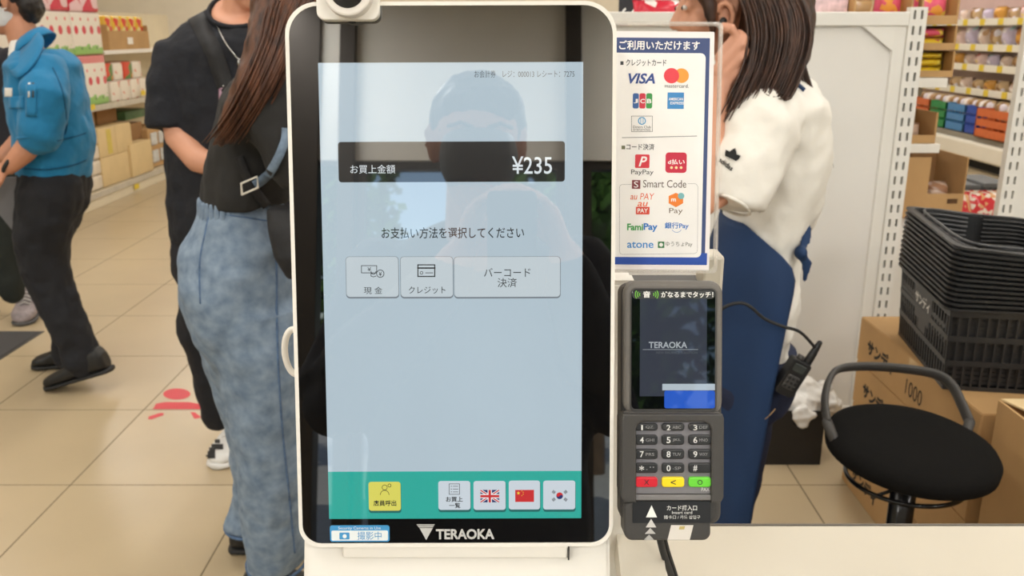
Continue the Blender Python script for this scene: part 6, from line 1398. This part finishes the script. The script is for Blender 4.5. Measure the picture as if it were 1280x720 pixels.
# two-way radio clipped at the hip, with coiled lead
rd_ = thing('two_way_radio', 'black two-way radio clipped at the back of the navy apron', 'radio', tuple(P(985, 470, YE - .17)))
yr_ = YE - .19; ax = (P(1010, 432, yr_) - P(972, 492, yr_)).normalized(); b0 = P(968, 490, yr_); side_ = V((ax.z, 0, -ax.x)); dn = V((0, 1, 0)); L1 = (P(1000, 445, yr_) - b0).length
RM = Matrix(((side_.x, ax.x, 0, b0.x), (side_.y, ax.y, -1, b0.y), (side_.z, ax.z, 0, b0.z), (0, 0, 0, 1)))
def rp(name, cx, cy_, w, h, r, z0, z1, m, par=None): 
    me = slab(rr(cx, cy_, w, h, r, 4), z0, z1, .002, 2); me.transform(RM); return link(name, me, m, par or rd_)
rp('case', .022, .046, .046, .088, .008, -.03, 0, m_black); rp('keypad', .021, .036, .030, .034, .004, -.001, .002, m_dark); rp('display', .021, .072, .030, .02, .003, -.001, .0015, mat('radio_lcd', (52, 56, 54), .25, noise=(20, .1)))
for a in (.012, .022, .032): 
    for b in (.026, .036, .046): rp('button', a, b, .007, .008, .002, .001, .0035, m_black)
an0 = RM @ V((.034, .088, -.012)); bm = bmesh.new(); limb(bm, [an0, an0 + ax * .025, an0 + ax * .055], [.010, .009, .006], 12); link('antenna', bm_mesh(bm), m_black, rd_, smooth=True)
kn0 = RM @ V((.014, .088, -.012)); bm = bmesh.new(); limb(bm, [kn0, kn0 + ax * .012], [.008, .008], 12, False); link('knob', bm_mesh(bm), m_dark, rd_, smooth=True)
link('lead', tube_mesh([an0 + ax * .04, P(1000, 415, yr_ - .01), P(978, 408, yr_ - .02), P(955, 398, yr_ - .02), P(940, 385, yr_ - .03), P(928, 379, yr_ - .03), P(912, 381, yr_ - .03), P(896, 388, yr_ - .02), P(880, 380, yr_ + .02)], .0036, 8), m_rubber, rd_, smooth=True)
tg_ = thing('cloth_tag', 'small tan tag stick poking out beside the apron hip', 'tag', tuple(P(962, 523, YE - .18))); link('stick', tube_mesh([P(956, 524, YE - .185), P(964, 517, YE - .18), P(969, 511, YE - .17)], .0016, 6), mat('tan_stick', (150, 120, 84), .6, noise=(20, .1)), tg_, smooth=True)

# ------------------------------------------------------------------ F: the photographer (seen only as a reflection in the kiosk glass)
ph = thing('person', 'person in dark clothes holding up a phone, mirrored in the kiosk screen', 'person', (-.05, -.42, 0))
bm = bmesh.new(); hF = V((-.06, -.20, 1.565)); gF = head(bm, hF, V((.1, 1, -.3))); limb(bm, [hF - V((0, .02, .06)), hF - V((0, .08, .2))], [.055, .065], 12)
for q in (-1, 1): hand(bm, V((q * .085, -.10, 1.36)), V((-q * .35, .25, .9)), V((-q, .3, 0)), 1.0, .7, q); limb(bm, [V((-.06 + q * .25, -.30, 1.12)), V((q * .085, -.10, 1.36))], [.042, .03], 12)
link('body', fuse(bm, .008, 4), m_skin2, ph); face_parts(ph, gF)
bm = bmesh.new(); loft(bm, [(hF + V((.004, .040, .004 - .021 * k)), V((1, 0, 0)) * (.060, .066, .067, .062, .05)[k], V((0, (.075, .080, .082, .076, .062)[k], 0))) for k in range(5)], 20); link('face_mask', fuse(bm, .006, 3), m_dark, ph)  # dark mask added so the mirrored face reads as a backlit silhouette
bm = bmesh.new(); ball(bm, hF + V((0, -.02, .045)), .088, .100, .09); ball(bm, hF + V((.01, .062, .058)), .07, .04, .034); link('hair', fuse(bm, .008, 3, [(.03, .012)]), m_hairb, ph)  # fringe over the forehead added to darken the mirrored face
bm = bmesh.new(); loft(bm, [(V((-.06, -.33 + o, z)), V((w, 0, 0)), V((0, d, 0))) for z, w, d, o in ((1.45, .08, .07, 0), (1.39, .19, .11, 0), (1.2, .22, .13, 0), (1.0, .2, .13, 0), (.85, .2, .13, 0))], 20)
for q in (-1, 1): limb(bm, [V((-.06 + q * .18, -.33, 1.36)), V((-.06 + q * .27, -.33, 1.13)), V((-.06 + q * .2, -.22, 1.2)), V((q * .095, -.112, 1.335))], [.075, .068, .06, .042], 12); limb(bm, [V((-.06 + q * .26, -.31, 1.11)), V((q * .095, -.112, 1.335))], [.062, .042], 12)
link('jacket', fuse(bm, .01, 4, [(.1, .02)]), m_dj, ph)
bm = bmesh.new(); loft(bm, [(V((-.06, -.33, z)), V((.18, 0, 0)), V((0, .12, 0))) for z in (.92, .78)], 16)
for q in (-1, 1): limb(bm, [V((-.06 + q * .09, -.33, .82)), V((-.06 + q * .1, -.33, .45)), V((-.06 + q * .1, -.34, .08))], [.1, .075, .06], 12)
link('trousers', fuse(bm, .01, 4), m_slack, ph)
for q in (-1, 1): shoe(ph, V((-.06 + q * .1, -.42, 0)), V((-.06 + q * .12, -.15, 0)), .09, .1, m_leather, m_rubber)
phn = thing('phone', 'black phone held up by the mirrored photographer', 'phone', (0, -.02, 1.43)); me = slab(rr(0, -.055, .075, .15, .009, 4), -.008, 0, .001); me.transform(Matrix.Translation((0, -.018, 1.43)) @ Matrix.Rotation(R(90) - PITCH, 4, 'X')); link('phone_body', me, m_black, phn)
